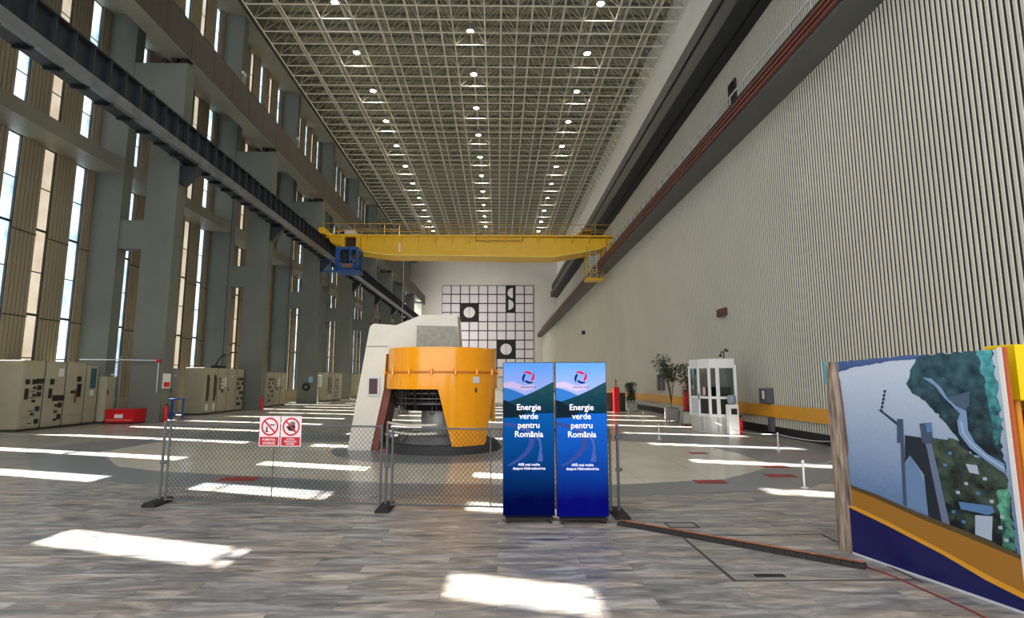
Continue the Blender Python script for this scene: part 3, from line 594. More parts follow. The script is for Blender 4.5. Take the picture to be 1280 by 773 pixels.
for k, (s, lab) in enumerate(((1.30, 'left prohibition sign on the fence, red slashed circle, smoking ban'), (1.60, 'right prohibition sign on the fence, black hand in a red circle'))):
    px, py = -4.5+dx*s, 7.70+dy*s-.03
    t = thing('prohibition_sign', lab, 'sign', (px, py, .78), 'prohibition signs on the fence', math.atan2(dy, dx))
    b = MB(); b.bbox(0, .285, -.004, .004, 0, .40, .002); lpart(b, 'sign_plate', SG, t)
    b = MB(); b.box(.012, .273, -.0062, -.0045, .012, .125); lpart(b, 'text_band', SR, t)
    b = MB(); cx, cz, ro, ri = .1425, .26, .12, .098; n = 40
    vs = [(cx+rr*math.cos(2*math.pi*i/n), yv, cz+rr*math.sin(2*math.pi*i/n)) for yv in (-.0062, -.0045) for rr in (ro, ri) for i in range(n)]
    fs = [(i, n+i, n+(i+1) % n, (i+1) % n) for i in range(n)]; b.raw(vs, fs); c45 = .7071
    u1, u2 = Vector((-c45, 0, c45)), Vector((c45, 0, c45)); o_ = Vector((cx, -.0064, cz)); b.face([o_+u1*ri+u2*.011, o_+u1*ri-u2*.011, o_-u1*ri-u2*.011, o_-u1*ri+u2*.011][::1])
    lpart(b, 'ban_circle', SR, t)
    b = MB()
    if k == 0:
        b.box(cx-.05, cx-.03, -.0056, -.0045, cz-.06, cz+.0); b.box(cx+.0, cx+.07, -.0056, -.0045, cz+.015, cz+.03); b.box(cx-.06, cx-.02, -.0056, -.0045, cz-.07, cz-.055)
    else:
        b.prism([(cx-.03, cz-.05), (cx+.045, cz-.06), (cx+.06, cz), (cx+.05, cz+.02), (cx-.02, cz+.02), (cx-.05, cz+.01), (cx-.07, cz+.0)], 1, -.0056, -.0045)
        for q in range(4): b.box(cx-.018+.019*q, cx-.004+.019*q, -.0056, -.0045, cz+.015, cz+.06+.01*(q in (1, 2)))
    lpart(b, 'pictogram', BLACK, t)
    b = MB(); lines = (('FUMATUL', .075, .042), ('INTERZIS', .028, .042)) if k == 0 else (('ACCESUL', .090, .028), ('PERSOANELOR', .058, .026), ('INTERZIS', .026, .028))
    for s_, z, sz in lines: text_mb(b, s_, sz, (cx, 0, z), (1,0,0), (0,0,1), (0,-1,0), .0068, bold=.0006)
    lpart(b, 'lettering', WHITE, t)
# ------------------------------------------------------------ LED poster screens
def led(x0, x1, yf, label, warm):
    W, Hh = x1-x0, 1.80; t = thing('led_screen', label, 'screen', ((x0+x1)/2, yf, 0), 'blue advertising screens')
    n = 'L' if warm else 'R'
    b = MB(); b.bbox(-W/2, W/2, 0, .07, .065, .065+Hh+.012, .004); lpart(b, 'screen_case', mat('case_black', (24, 24, 28), .4), t)
    b = MB(); b.bbox(-W/2+.03, W/2-.03, -.1, .2, .045, .065, .005); lpart(b, 'base_plate', BLACK, t)
    for (cx, cy) in ((-W/2+.06, -.07), (W/2-.06, -.07), (-W/2+.06, .16), (W/2-.06, .16)): b = MB(); b.tube((cx-.012, cy, .024), (cx+.012, cy, .024), .024, 12); b.box(cx-.02, cx+.02, cy-.02, cy+.02, .035, .046); lpart(b, 'caster', BLACK, t)
    P = lambda x, y: (-W/2+.006+(x-95)/202*(W-.012), .07+(712-y)/640*Hh)
    b = MB(); z = -.0008
    def poly(pts, m, lift):
        b.m = m; q = [P(x, y) for x, y in pts]; area = sum(q[i][0]*q[(i+1) % len(q)][1]-q[(i+1) % len(q)][0]*q[i][1] for i in range(len(q)))
        if area < 0: q = q[::-1]
        b.face([(x, -.0015-lift*.0004, zz) for x, zz in q])
    poly([(95,712),(297,712),(297,72),(95,72)], 0, 0)
    poly([(95,72),(297,72),(297,215),(95,240)], 1, 1)
    poly([(95,160),(130,152),(175,170),(220,165),(220,185),(180,195),(130,180),(95,180)], 2, 2)
    poly([(95,178),(118,184),(150,196),(188,214),(160,245),(95,245)], 3, 3)
    poly([(110,240),(150,226),(180,214),(235,188),(270,168),(297,154),(297,288),(180,290),(110,285)], 4, 4)
    poly([(95,232),(112,236),(150,262),(188,272),(180,292),(150,306),(95,308)], 5, 5)
    poly([(95,326),(130,330),(175,345),(205,365),(222,395),(215,430),(190,465),(150,495),(120,510),(110,506),(150,480),(180,450),(196,420),(196,390),(180,366),(150,350),(95,338)], 6, 2)
    poly([(150,345),(190,352),(222,368),(245,400),(250,440),(240,470),(236,468),(242,438),(236,405),(215,378),(185,362),(150,352)], 7, 3)
    poly([(242,425),(252,470),(252,490),(230,490),(236,462)], 7, 2)
    dk = .8 if warm else 1
    mats = [emat('lake_'+n, (4, 10, 66) if warm else (8, 10, 96), .95*dk, (16, 96, 176) if warm else (24, 100, 200), 2, .25, 1.35, 5, .12), emat('dusk_sky_'+n, (176, 176, 226), 1.0*dk, (96, 158, 240), 2, 1.35, 1.85, 5, .3),
            emat('pink_cloud_'+n, (196, 182, 222), dk), emat('far_hill_'+n, (52, 116, 190), dk), emat('forest_hill_'+n, (10, 44, 62), .95, (34, 74, 84), 2, 1.25, 1.6, 14, .7),
            emat('shore_'+n, (18, 34, 44), 1), emat('road_'+n, (58, 78, 150), .8), emat('road_edge_'+n, (84, 104, 176), .7)]
    pic = lpart(b, 'screen_picture', mats, t, 'lit picture of a lake and hills with white lettering')
    WH = emat('screen_white', (244, 240, 255), 1.0)
    b = MB()
    for s_, y in (('Energie', 274), ('verde', 312), ('pentru', 350), ('România', 388)):
        cx, cz = P(197, y); b = MB(); text_mb(b, s_, .099, (cx, -.005, cz), (1,0,0), (0,0,1), (0,-1,0), 0, bold=.0016); lpart(b, 'title_word', WH, pic)
    b = MB()
    for s_, y, sz in (('Află mai multe', 508, .044), ('despre Hidroelectrica', 524, .044)):
        cx, cz = P(197, y); text_mb(b, s_, sz, (cx, -.005, cz), (1,0,0), (0,0,1), (0,-1,0), 0, bold=.0006)
    lpart(b, 'slogan_lettering', WH, pic)
    cx, cz = P(196, 135)
    for k in range(4):      # emblem: four curved blades
        b = MB(); a0 = D(90*k+35); pts = []; SP = D(104)
        for i in range(13):
            f = i/12; a = a0+SP*f; rr = .060+.028*f; pts.append((cx+rr*math.cos(a), cz+rr*math.sin(a)))
        for i in range(12, -1, -1):
            f = i/12; a = a0+SP*f; rr = .060+.028*f-.030*max(0, math.sin(math.pi*f))**.6; pts.append((cx+rr*math.cos(a), cz+rr*math.sin(a)))
        b.face([(x, -.0048, zz) for x, zz in pts]); b.mi[-1] = 0; 
        lpart(b, 'emblem_blade', emat('emblem_red', (206, 24, 62), 1) if k in (0, 3) else emat('emblem_navy', (26, 32, 92), 1), pic)
    b = MB(); cx, cz = P(196, 180); text_mb(b, 'HIDROELECTRICA', .0235, (cx, -.005, cz), (1,0,0), (0,0,1), (0,-1,0), 0, bold=.0004); lpart(b, 'emblem_caption', emat('emblem_navy', (26, 32, 92), 1), pic)
    return t
led(.065, .685, 6.70, 'left blue advertising screen on casters, the darker of the pair', True)
led(.70, 1.32, 6.66, 'right blue advertising screen on casters, next to the fence end', False)
# ------------------------------------------------------------ cable ramp, floor hatch, cable
A, B = Vector((1.42, 6.58, 0)), Vector((3.28, 5.05, 0)); L_ = (B-A).length
t = thing('cable_ramp', 'long black rubber cable ramp with an orange-brown top strip', 'cable cover', tuple(A), None, math.atan2((B-A).y, (B-A).x))
b = MB(); 
for i in range(26):
    x0, x1 = L_*i/26, L_*(i+1)/26-.004; b.prism([(-.075, .001), (.075, .001), (.045, .034+.003*(i % 2)), (-.045, .034+.003*(i % 2))], 0, x0, x1)
lpart(b, 'rubber_body', mat('rubber_black', (34, 32, 30), .8, noise=.3, nscale=30), t)
b = MB(); b.prism([(.018, .037), (.052, .033), (.074, .004), (.079, .004), (.056, .04), (.018, .043)], 0, 0, L_-.02); lpart(b, 'top_strip', mat('strip_brown', (170, 100, 56), .6, noise=.3, nscale=20), t)
t = thing('floor_hatch', 'dark-edged floor hatch beside the cable ramp', 'hatch', (2.75, 5.4, 0)); FR = mat('hatch_frame', (74, 72, 70), .5)
b = MB()
for q in ((1.96, 1.985, 4.765, 6.1), (3.5, 3.52, 4.70, 6.1)): b.box(*q, .0005, .006)
b.box(1.96, 3.52, 4.745, 4.765, .0005, .004); b.box(1.96, 3.5, 6.1, 6.11, .0005, .004); part(b, 'hatch_frame', FR, t)
b = MB(); b.bbox(2.2, 2.45, 4.84, 4.90, .0005, .008, .002); part(b, 'hatch_grip', BLACK, t)
t = thing('socket_cover', 'small dark rectangular floor outlet lid behind the cable ramp', 'hatch', (2.1, 6.7, 0))
b = MB(); b.box(1.95, 2.3, 6.62, 6.64, .0005, .006); b.box(1.95, 2.3, 6.40, 6.42, .0005, .006); b.box(1.95, 1.97, 6.42, 6.62, .0005, .006); b.box(2.28, 2.3, 6.42, 6.62, .0005, .006); part(b, 'lid_edge', FR, t)
b = MB(); b.sm = True; b.path([(3.27, 5.06, .012), (3.33, 4.95, .008), (3.36, 4.8, .008), (3.38, 4.55, .008), (3.40, 4.35, .008), (3.42, 4.1, .008), (3.40, 3.9, .008)], .006, 6)
tag(b.build('power_cable', mat('cable_red', (150, 60, 52), .6)), 'thin red cable from the ramp along the curved display wall', 'cable')
# red floor covers
REDST = mat('floor_cover_red', (150, 46, 40), .5)
for (x, y, w_, d_, lab) in ((-4.36, 9.55, .62, .36, 'dull red floor cover seen through the left fence panel'), (3.5, 9.2, .5, .3, 'dull red floor cover nearest the fence on the right'), (4.95, 9.75, .5, .28, 'dull red floor cover just left of the nearest white rope post'), (5.35, 10.75, .5, .25, 'dull red floor cover farther back by the beige corner'), (4.6, 12.75, .35, .3, 'bright orange-red floor cover crossed by sunlight'), (-10.3, 13.0, 1.0, .12, 'narrow dark floor slot on the grey stone at left')):
    b = MB(); b.bbox(x-w_/2, x+w_/2, y-d_/2, y+d_/2, .0062, .0105, .002); tag(b.build('floor_cover', REDST if 'red' in lab else FR), lab, 'floor cover')
# rope posts
for k, (x, y, lab) in enumerate(((4.77, 8.68, 'nearest short white rope post, before the display wall'), (6.72, 13.25, 'short white rope post by the kiosk side'), (4.61, 15.8, 'short white rope post in front of the kiosk'), (5.94, 22.5, 'short white rope post beyond the planters, nearer one'), (5.94, 25.0, 'farthest short white rope post'))):
    t = thing('rope_post', lab, 'post', (x, y, .002), 'white rope posts')
    b = MB(); b.tube((0,0,0), (0,0,.40), .016, 8); lpart(b, 'post_stem', WHITE, t)
    b = MB(); b.lathe((0,0,0), [(.06, 0), (.06, .01), (.018, .02)], 12); lpart(b, 'post_foot', WHITE, t)
    b = MB(); b.lathe((0,0,.40), [(.022, -.02), (.026, 0), (.016, .02), (0, .026)], 10); lpart(b, 'post_cap', WHITE, t)
for (p, q, lab) in (((4.77, 8.68), (6.6, 10.4), 'sagging white rope from the nearest rope post'), ((6.72, 13.25), (8.3, 12.4), 'sagging white rope from the kiosk side post to the slatted wall'), ((6.72, 13.25), (6.75, 17.2), 'sagging white rope between kiosk and its side post')):
    b = MB(); b.sm = True; b.path([(p[0]+(q[0]-p[0])*f/10, p[1]+(q[1]-p[1])*f/10, .38-.12*math.sin(math.pi*f/10)) for f in range(11)], .008, 5); tag(b.build('barrier_rope', PLAST), lab, 'rope')
# ------------------------------------------------------------ printed display wall
P0 = Vector((3.42, 5.45, 0)); P1 = Vector((3.76, 4.05, 0)); LD = (P1-P0).length; du = (P1-P0)/LD; nu = Vector((du.y, -du.x, 0))
if nu.x > 0: nu = -nu
t = thing('display_wall', 'freestanding display wall printed with an aerial view of a dam, lake and road', 'display stand', tuple(P0))
b = MB(); 
def slab_uv(b, u0, u1, v0, v1, d0, d1):
    vs = [P0+du*u+nu*d+Vector((0,0,v)) for d in (d0, d1) for (u, v) in ((u0, v0), (u1, v0), (u1, v1), (u0, v1))]
    b.raw(vs, [(0,1,2,3), (7,6,5,4), (0,4,5,1), (1,5,6,2), (2,6,7,3), (3,7,4,0)])
slab_uv(b, 0.05, LD, .02, 1.84, -.06, -.002); core = part(b, 'stand_core', mat('stand_inner', (170, 120, 60), .6), t)
b = MB()
def poly(pts, m, lift):
    b.m = m; b.face([P0+du*u+nu*(.0002+.0009*lift)+Vector((0, 0, v)) for u, v in pts])
LDp = LD
poly([(0, .02), (LDp, .02), (LDp, 1.885), (0, 1.84)], 0, 0)
shapes = [
 ('sky', [(0, 1.84), (.44, 1.86), (.911, 1.875), (.841, 1.839), (.629, 1.83), (.228, 1.788), (0, 1.737)], 1, 1),
 ('hill', [(0.911, 1.875), (1.131, 1.883), (1.405, 1.89), (1.39, 1.385), (1.4, 0.993), (1.244, 1.055), (1.111, 1.127), (1.076, 1.213), (1.01, 1.299), (0.926, 1.387), (0.823, 1.495), (0.728, 1.575), (0.698, 1.625), (0.745, 1.742), (0.807, 1.84)], 2, 1),
 ('teal', [(1.30, 1.885), (1.4, 1.89), (1.411, 1.662), (1.419, 1.3), (1.36, 1.138), (1.345, 1.371), (1.33, 1.582)], 3, 2),  # glare on the print, painted as a teal area over the forest
 ('land', [(0.874, 1.194), (1.087, 1.178), (1.164, 1.089), (1.407, 0.994), (1.41, 0.399), (1.178, 0.44), (0.93, 0.50), (0.921, 0.675), (0.831, 0.937), (0.811, 1.06)], 4, 1),
 ('cliff', [(1.216, 1.567), (1.198, 1.457), (1.161, 1.422), (1.053, 1.479), (1.037, 1.521)], 5, 2),
 ('road', [(0.849, 1.679), (0.947, 1.613), (1.009, 1.52), (1.065, 1.459), (1.125, 1.392), (1.096, 1.328), (1.102, 1.232), (1.17, 1.131), (1.274, 1.051), (1.401, 0.968), (1.398, 1.043), (1.292, 1.099), (1.213, 1.176), (1.171, 1.266), (1.175, 1.361), (1.174, 1.415), (1.098, 1.453), (1.042, 1.507), (1.002, 1.592), (0.923, 1.671)], 6, 3),
 ('roadline', [(1.12, 1.33), (1.13, 1.235), (1.19, 1.15), (1.285, 1.07), (1.40, 1.0), (1.40, 1.012), (1.29, 1.08), (1.2, 1.157), (1.142, 1.238), (1.132, 1.33)], 7, 4),
 ('lockd', [(0.642, 1.179), (0.813, 1.172), (0.857, 0.878), (0.90, 0.503), (0.783, 0.528), (0.781, 0.866), (0.671, 1.011), (0.618, 0.938)], 8, 2),
 ('lockw', [(0.671, 1.011), (0.715, 0.936), (0.775, 0.802), (0.784, 0.538), (0.603, 0.577), (0.615, 0.905)], 9, 3),
 ('wallL', [(0.604, 1.295), (0.64, 1.298), (0.599, 0.570), (0.569, 0.575)], 10, 4),
 ('dash', [(0.406, 1.387), (0.433, 1.388), (0.602, 1.275), (0.592, 1.248)], 11, 4),
 ('wallR', [(0.809, 1.268), (0.856, 1.272), (0.906, 0.886), (0.955, 0.50), (0.894, 0.51), (0.854, 0.847)], 12, 4),
 ('tow1', [(0.584, 1.314), (0.642, 1.318), (0.628, 1.111), (0.563, 1.104)], 10, 5),
 ('tow2', [(0.785, 1.289), (0.892, 1.306), (0.883, 1.132), (0.795, 1.129)], 10, 5),
 ('tow3', [(0.84, 1.30), (0.892, 1.306), (0.89, 1.23), (0.845, 1.22)], 13, 6),
 ('bldb', [(1.157, 0.623), (1.28, 0.642), (1.256, 0.459), (1.142, 0.476)], 14, 5),
 ('bldr', [(1.043, 0.7), (1.288, 0.717), (1.297, 0.674), (1.254, 0.645), (1.055, 0.644)], 13, 6),
 *[('spot', [(u, v), (u+.03, v+.004), (u+.028, v-.02), (u+.002, v-.022)], 14 if q % 3 else 13, 4) for q, (u, v) in enumerate(((.98, .62), (1.03, .78), (1.10, .86), (1.18, .80), (1.24, .92), (1.27, .76), (1.05, .56), (1.31, .58), (1.33, .66), (1.0, 1.08), (1.2, .71), (1.34, .5), (.95, .98)))],
 ('white', [(1.127, 1.004), (1.211, 1.004), (1.218, 0.936), (1.149, 0.94)], 14, 5),
 ('green', [(1.33, 0.839), (1.408, 0.884), (1.408, 0.425), (1.32, 0.438)], 15, 2),
 ('blue', [(0, .02), (LDp, .02), (LDp, .12), (1.183, .17), (.866, .26), (.391, .37), (0, .44)], 16, 1),
 ('dark', [(0.0, 0.657), (0.306, 0.616), (0.712, 0.537), (1.06, 0.487), (LDp, 0.413), (LDp, 0.378), (1.056, 0.443), (0.708, 0.495), (0.302, 0.576), (0, 0.62)], 17, 7),
 ('gold', [(0, 0.62), (0.302, 0.576), (0.708, 0.495), (1.056, 0.443), (LDp, 0.378), (LDp, 0.149), (1.188, 0.203), (0.87, 0.288), (0.395, 0.399), (0, 0.47)], 18, 7),
 ('gold2', [(0, 0.47), (0.395, 0.399), (0.87, 0.288), (1.188, 0.203), (LDp, 0.149), (LDp, 0.105), (1.183, 0.157), (0.866, 0.253), (0.391, 0.36), (0, 0.434)], 19, 8),
]
rj = random.Random(3)
def jag(pts, amp, step):      # tree-line outlines: break straight edges into small irregular ones
    o = []
    for i in range(len(pts)):
        a, c = Vector(pts[i]), Vector(pts[(i+1) % len(pts)]); n = max(1, int((c-a).length/step)); o.append(tuple(a))
        for k in range(1, n):
            q = a.lerp(c, k/n)+Vector((rj.uniform(-amp, amp), rj.uniform(-amp, amp))); o.append((min(q.x, LD), min(q.y, 1.883)))
    return o
from mathutils.geometry import tessellate_polygon
def poly(pts, m, lift):
    b.m = m; vs = [P0+du*u+nu*(.0002+.0009*lift)+Vector((0, 0, v)) for u, v in pts]
    if len(pts) <= 4: b.face(vs); return
    tr = tessellate_polygon([[Vector((u, v, 0)) for u, v in pts]]); b.raw(vs, [tuple(f) for f in tr])
for nm, pts, m, lf in shapes:
    pts = [(min(u, LD), min(v, 1.885)) for u, v in pts]
    if nm in ('hill', 'teal', 'land', 'green'): pts = jag(pts, .014, .03)
    elif nm in ('cliff', 'lockw', 'sky'): pts = jag(pts, .006, .04)
    poly(pts, m, lf)

for k in range(6): poly([(.478-.010*k, 1.565-.036*k), (.505-.010*k, 1.567-.036*k), (.500-.010*k, 1.548-.036*k), (.474-.010*k, 1.546-.036*k)], 11, 4)
poly([(.495, 1.57), (.502, 1.57), (.440, 1.385), (.430, 1.385)], 11, 4)
pm = [pmat('print_water', (104, 134, 176), (200, 211, 226), 2, .6, 1.75, 30, .22), pmat('print_far_hills', (52, 74, 128), (84, 108, 156), 2, 1.7, 1.9), pmat('print_forest', (8, 24, 36), (66, 108, 118), 2, 1.0, 2.3, 11, 1.9),
      pmat('print_teal_glare', (14, 58, 70), (92, 186, 192), 2, .9, 2.2, 16, 1.8), pmat('print_land', (12, 20, 26), (84, 106, 86), 2, .3, 1.9, 10, 2.0), mat('print_cliff', (74, 96, 118), .25), mat('print_road', (128, 158, 196), .25), mat('print_road_line', (176, 196, 220), .25),
      mat('print_dark_water', (34, 42, 52), .25), mat('print_lock_water', (112, 142, 180), .25), mat('print_lock_wall', (70, 86, 112), .25), mat('print_pier', (48, 60, 84), .25), mat('print_pier_road', (110, 124, 152), .25),
      mat('print_blue_roof', (88, 130, 180), .25), mat('print_pale_wall', (176, 190, 208), .25), pmat('print_bright_trees', (16, 66, 54), (120, 204, 170), 2, .3, 1.3, 18, 1.9), mat('print_navy', (26, 28, 88), .22), mat('print_dark_edge', (92, 76, 44), .22), mat('print_gold', (168, 116, 40), .22), mat('print_light_gold', (226, 162, 44), .22)]
part(b, 'printed_picture', pm, t, 'printed aerial picture of a dam over gold and navy bands')
b = MB(); slab_uv(b, LD, LD+.03, .01, 1.90, -.05, .008); part(b, 'edge_strip', WHITE, t, 'white edge strip')
b = MB(); slab_uv(b, LD+.03, LD+.045, .01, 1.90, -.03, -.0); part(b, 'edge_band', mat('edge_orange_brown', (186, 92, 52), .4), t)
b = MB(); slab_uv(b, 0, LD, .001, .02, -.06, .004); part(b, 'foot_strip', PLAST, t)
FOIL = mat('crumpled_film', (150, 132, 116), .25, noise=.75, nscale=2.2, stretch=(14, 14, 1.1))
b = MB()       # left return wrapped in reflective film
q = [P0+nu*(-.0)+Vector((0,0,z)) for z in (0, 1.84)]; L0 = P0+Vector((-.045, .15, 0)); rows = 12
for i in range(rows):
    z0, z1 = 1.84*i/rows, 1.84*(i+1)/rows; k0, k1 = .018*math.sin(i*1.7), .018*math.sin((i+1)*1.7)
    b.face([P0+Vector((0,0,z0)), P0+Vector((0,0,z1)), P0+Vector((-.025+k1*.6, .07, z1)), P0+Vector((-.025+k0*.6, .07, z0))]); b.face([P0+Vector((-.025+k0*.6, .07, z0)), P0+Vector((-.025+k1*.6, .07, z1)), L0+Vector((0,0,z1)), L0+Vector((0,0,z0))])
    b.face([L0+Vector((0,0,z0)), L0+Vector((0,0,z1)), P0+Vector((.3, .25, z1)), P0+Vector((.3, .25, z0))])
part(b, 'side_wrap', FOIL, t, 'shiny wrapped end')
b = MB(); b.m = 0
poly([(0, 1.60), (.012, 1.40), (.03, .9), (.05, .45), (0, .45)], 0, 9); poly([(0, 1.70), (.016, 1.66), (.03, 1.45), (.05, 1.0), (.03, .9), (.012, 1.4), (0, 1.60)], 1, 9)
part(b, 'wrap_fold', [FOIL, mat('fold_brown', (120, 92, 74), .3, noise=.3, nscale=12)], t)
b = MB(); b.box(L0.x-.004, L0.x+.03, L0.y-.01, L0.y+.03, 1.62, 1.845); part(b, 'corner_tab', mat('tab_turquoise', (70, 168, 196), .3), t)
# yellow stand behind it
t = thing('yellow_stand', 'bright yellow display box and orange frame at right edge behind the display wall', 'display stand', (4.6, 4.9, 0))
SY = mat('stand_yellow', (248, 206, 10), .35); SO = mat('stand_orange', (230, 150, 30), .35)
b = MB(); b.bbox(3.96, 5.2, 4.12, 4.38, 1.50, 1.93, .01); part(b, 'header_box', SY, t)
b = MB(); b.box(4.25, 5.2, 4.7, 4.76, .0, 1.5); part(b, 'back_panel', mat('stand_dark_amber', (140, 92, 20), .5, noise=.2, nscale=3), t)
for (x, y) in ((4.02, 4.22), (5.12, 4.22)): b = MB(); b.tube((x, y, 0), (x, y, 1.50), .024, 10); part(b, 'frame_pole', SO, t)
for z in (.35, .8, 1.2): b = MB(); b.bbox(4.1, 5.15, 4.25, 4.7, z, z+.03, .004); part(b, 'shelf', mat('shelf_brown', (96, 60, 20), .5), t)
b = MB(); b.bbox(4.2, 4.6, 4.32, 4.6, 1.232, 1.42, .01); tag(b.build('storage_box', mat('box_brown', (120, 84, 40), .6)), 'brown box on the top shelf of the yellow stand', 'box')
# ------------------------------------------------------------ switchgear cabinets
LAB_ = mat('label_white', (220, 222, 214), .4); MET = mat('meter_black', (30, 32, 34), .3); STRIP = mat('cabinet_joint', (60, 62, 56), .6); BRN = mat('window_brown', (112, 76, 40), .3)
def cabinet(x1, x0, y0, y1, h, label, style, group, m=CREAM):
    """front face at x1 looking towards +X"""
    t = thing('switchgear_cabinet', label, 'electrical cabinet', ((x0+x1)/2, (y0+y1)/2, .002), group)
    d = y1-y0; X = x1-(x0+x1)/2; W = d/2; B = -(x1-x0)/2
    b = MB(); b.bbox(B, X, -W, W, .08, h, .008); lpart(b, 'cabinet_body', m, t)
    b = MB(); b.box(B+.03, X-.04, -W+.01, W-.01, 0, .08); lpart(b, 'plinth', STRIP, t)
    b = MB(); b.bbox(X, X+.02, -W+.03, W-.05, .14, h-.05, .004); dr = lpart(b, 'cabinet_door', m, t)
    b = MB(); b.box(X, X+.012, W-.045, W-.005, .08, h); lpart(b, 'joint_strip', STRIP, t)
    def px(u): return -W+.03+u*(d-.08)
    def el(name, u, z, wu, hz, mm, th=.03): b = MB(); b.bbox(X+.02, X+.02+th, px(u)-wu/2, px(u)+wu/2, z-hz/2, z+hz/2, .003); o = b.build(name, mm); o.parent = dr; return o
    if style == 'A':
        for u, z in ((.2, 1.62), (.52, 1.62), (.72, 1.64), (.9, 1.64)): el('meter', u, z, .14, .17, MET)
        el('meter', .2, 1.22, .13, .36, MET); 
        for z in (1.42, 1.2, .72, .3): el('relay', .8, z, .15, .16, MET)
        for z in (1.42, 1.18, .98, .55): el('switch', .55, z, .08, .08, MET, .06)
        for z in (1.3, 1.1, .65, .25): el('name_tag', .5, z, .16, .03, MET, .01)
        for z in (.45, .2): el('name_tag', .2, z, .16, .05, GREYM, .01)
    elif style == 'B':
        el('meter', .3, 1.62, .16, .2, MET); el('meter', .25, 1.22, .12, .34, MET); el('schematic', .75, 1.95, .22, .28, LAB_, .01)
        for u in (.5, .72, .92): el('meter', u, 1.05, .15, .2, MET)
        for z in (.8, .4): el('relay', .82, z, .15, .18, MET)
        for z in (.8, .58, .3): el('switch', .6, z, .08, .08, MET, .06)
    elif style == 'C':
        el('meter', .62, 1.72, .17, .2, MET); el('relay_window', .66, 1.3, .17, .48, DGLASS); el('handle_plate', .5, 1.1, .08, .5, BRN); el('switch', .3, 1.25, .1, .1, MET, .07); el('name_tag', .5, .4, .2, .06, GREYM, .01); el('name_tag', .85, .4, .3, .08, GREYM, .01)
    elif style == 'W':
        el('door_glazing', .5, 1.75, d*.42, .75, mat('teal_glass', (60, 92, 96), .1)); el('schematic', .5, 1.2, d*.3, .2, LAB_, .01)
    elif style == 'S':
        for u in (.25, .8): el('slot_window', u, 1.3, .14, 1.3, MET); el('strip_light', u+.1, 1.35, .05, 1.0, BRN, .035); el('meter', u, .35, .18, .35, LAB_)
    elif style == 'P':
        for z in (1.75, 1.6, 1.4, 1.25): el('meter', .2, z, .09, .1, MET)
        for z in (1.7, 1.5, 1.3): el('name_tag', .55, z, .2, .1, LAB_, .01)
        el('relay', .5, 1.15, .14, .2, MET); el('schematic', .85, 1.6, .2, .5, LAB_, .01)
    elif style == 'M':
        for u in (.2, .5, .8):
            for z in (1.75, 1.5, 1.25, 1.0, .7, .4):
                if (int(u*10)+int(z*10)) % 4: el('meter', u, z, .14, .16, MET)
    elif style == 'Q':
        el('door_handle', .1, 1.2, .03, .2, MET); el('name_tag', .5, 1.9, .2, .06, LAB_, .01)
    return t
G1 = 'cream switchgear cabinets, nearest row'; zz = 0
cabinet(-15.6, -16.75, 18.2, 19.1, 2.33, 'cream switchgear cabinet at left edge of frame, with four stacked relays', 'A', G1)
cabinet(-15.6, -16.75, 19.12, 20.02, 2.33, 'cream switchgear cabinet with white schematic, second in the nearest row', 'B', G1)
cabinet(-15.6, -16.75, 20.04, 21.0, 2.33, 'cream switchgear cabinet with tall relay window, third in the nearest row', 'C', G1)
cabinet(-15.6, -16.6, 21.02, 21.65, 2.22, 'narrow cream cabinet with a teal glazed door, end of the nearest row', 'W', G1)
cabinet(-15.35, -16.0, 21.75, 22.3, 1.82, 'plain cream cabinet standing alone before the nearest pier', 'Q', None)
G2 = 'cream switchgear cabinets, second row'
cabinet(-15.4, -16.0, 26.0, 26.75, 2.25, 'narrow grey cabinet standing at the near end of the second cabinet row', 'Q', G2, GREYM)
cabinet(-14.35, -15.3, 27.0, 28.3, 2.3, 'cream cabinet with two tall brown slot windows, near end of the second row', 'S', G2)
cabinet(-14.35, -15.3, 28.32, 29.3, 2.3, 'cream cabinet with schematic label, middle of the second row', 'P', G2)
cabinet(-14.35, -15.3, 29.32, 30.3, 2.3, 'plain cream cabinet, third in the second row', 'Q', G2)
cabinet(-14.35, -15.3, 30.32, 31.2, 2.3, 'cream cabinet with columns of meters, far end of the second row', 'M', G2)
G3 = 'cream switchgear cabinets, third row'
for k, (st_, lab) in enumerate((('M', 'cream cabinet full of black meters, near end of the third row'), ('P', 'cream cabinet with dials, middle of the third row'), ('Q', 'plain cream cabinet, far end of the third row'))):
    cabinet(-14.6, -15.4, 35.0+1.05*k, 36.03+1.05*k, 2.2, lab, st_, G3)
G4 = 'cream switchgear cabinets, fourth row'
for k, (st_, lab) in enumerate((('S', 'cream cabinet with slot windows, near end of the fourth row'), ('Q', 'plain cream cabinet, second in the fourth row'), ('M', 'cream cabinet with meters, third in the fourth row'), ('Q', 'plain cream cabinet, far end of the fourth row'))):
    cabinet(-13.7, -14.6, 44.3+1.05*k, 45.33+1.05*k, 2.3, lab, st_, G4)
for k in range(4): cabinet(-13.3, -14.1, 53+1.1*k, 54.08+1.1*k, 2.3, '%s distant cream cabinet in the fifth row, beside the white generator cowl' % ('nearest', 'second', 'third', 'farthest')[k], 'P', 'cream switchgear cabinets, fifth row')
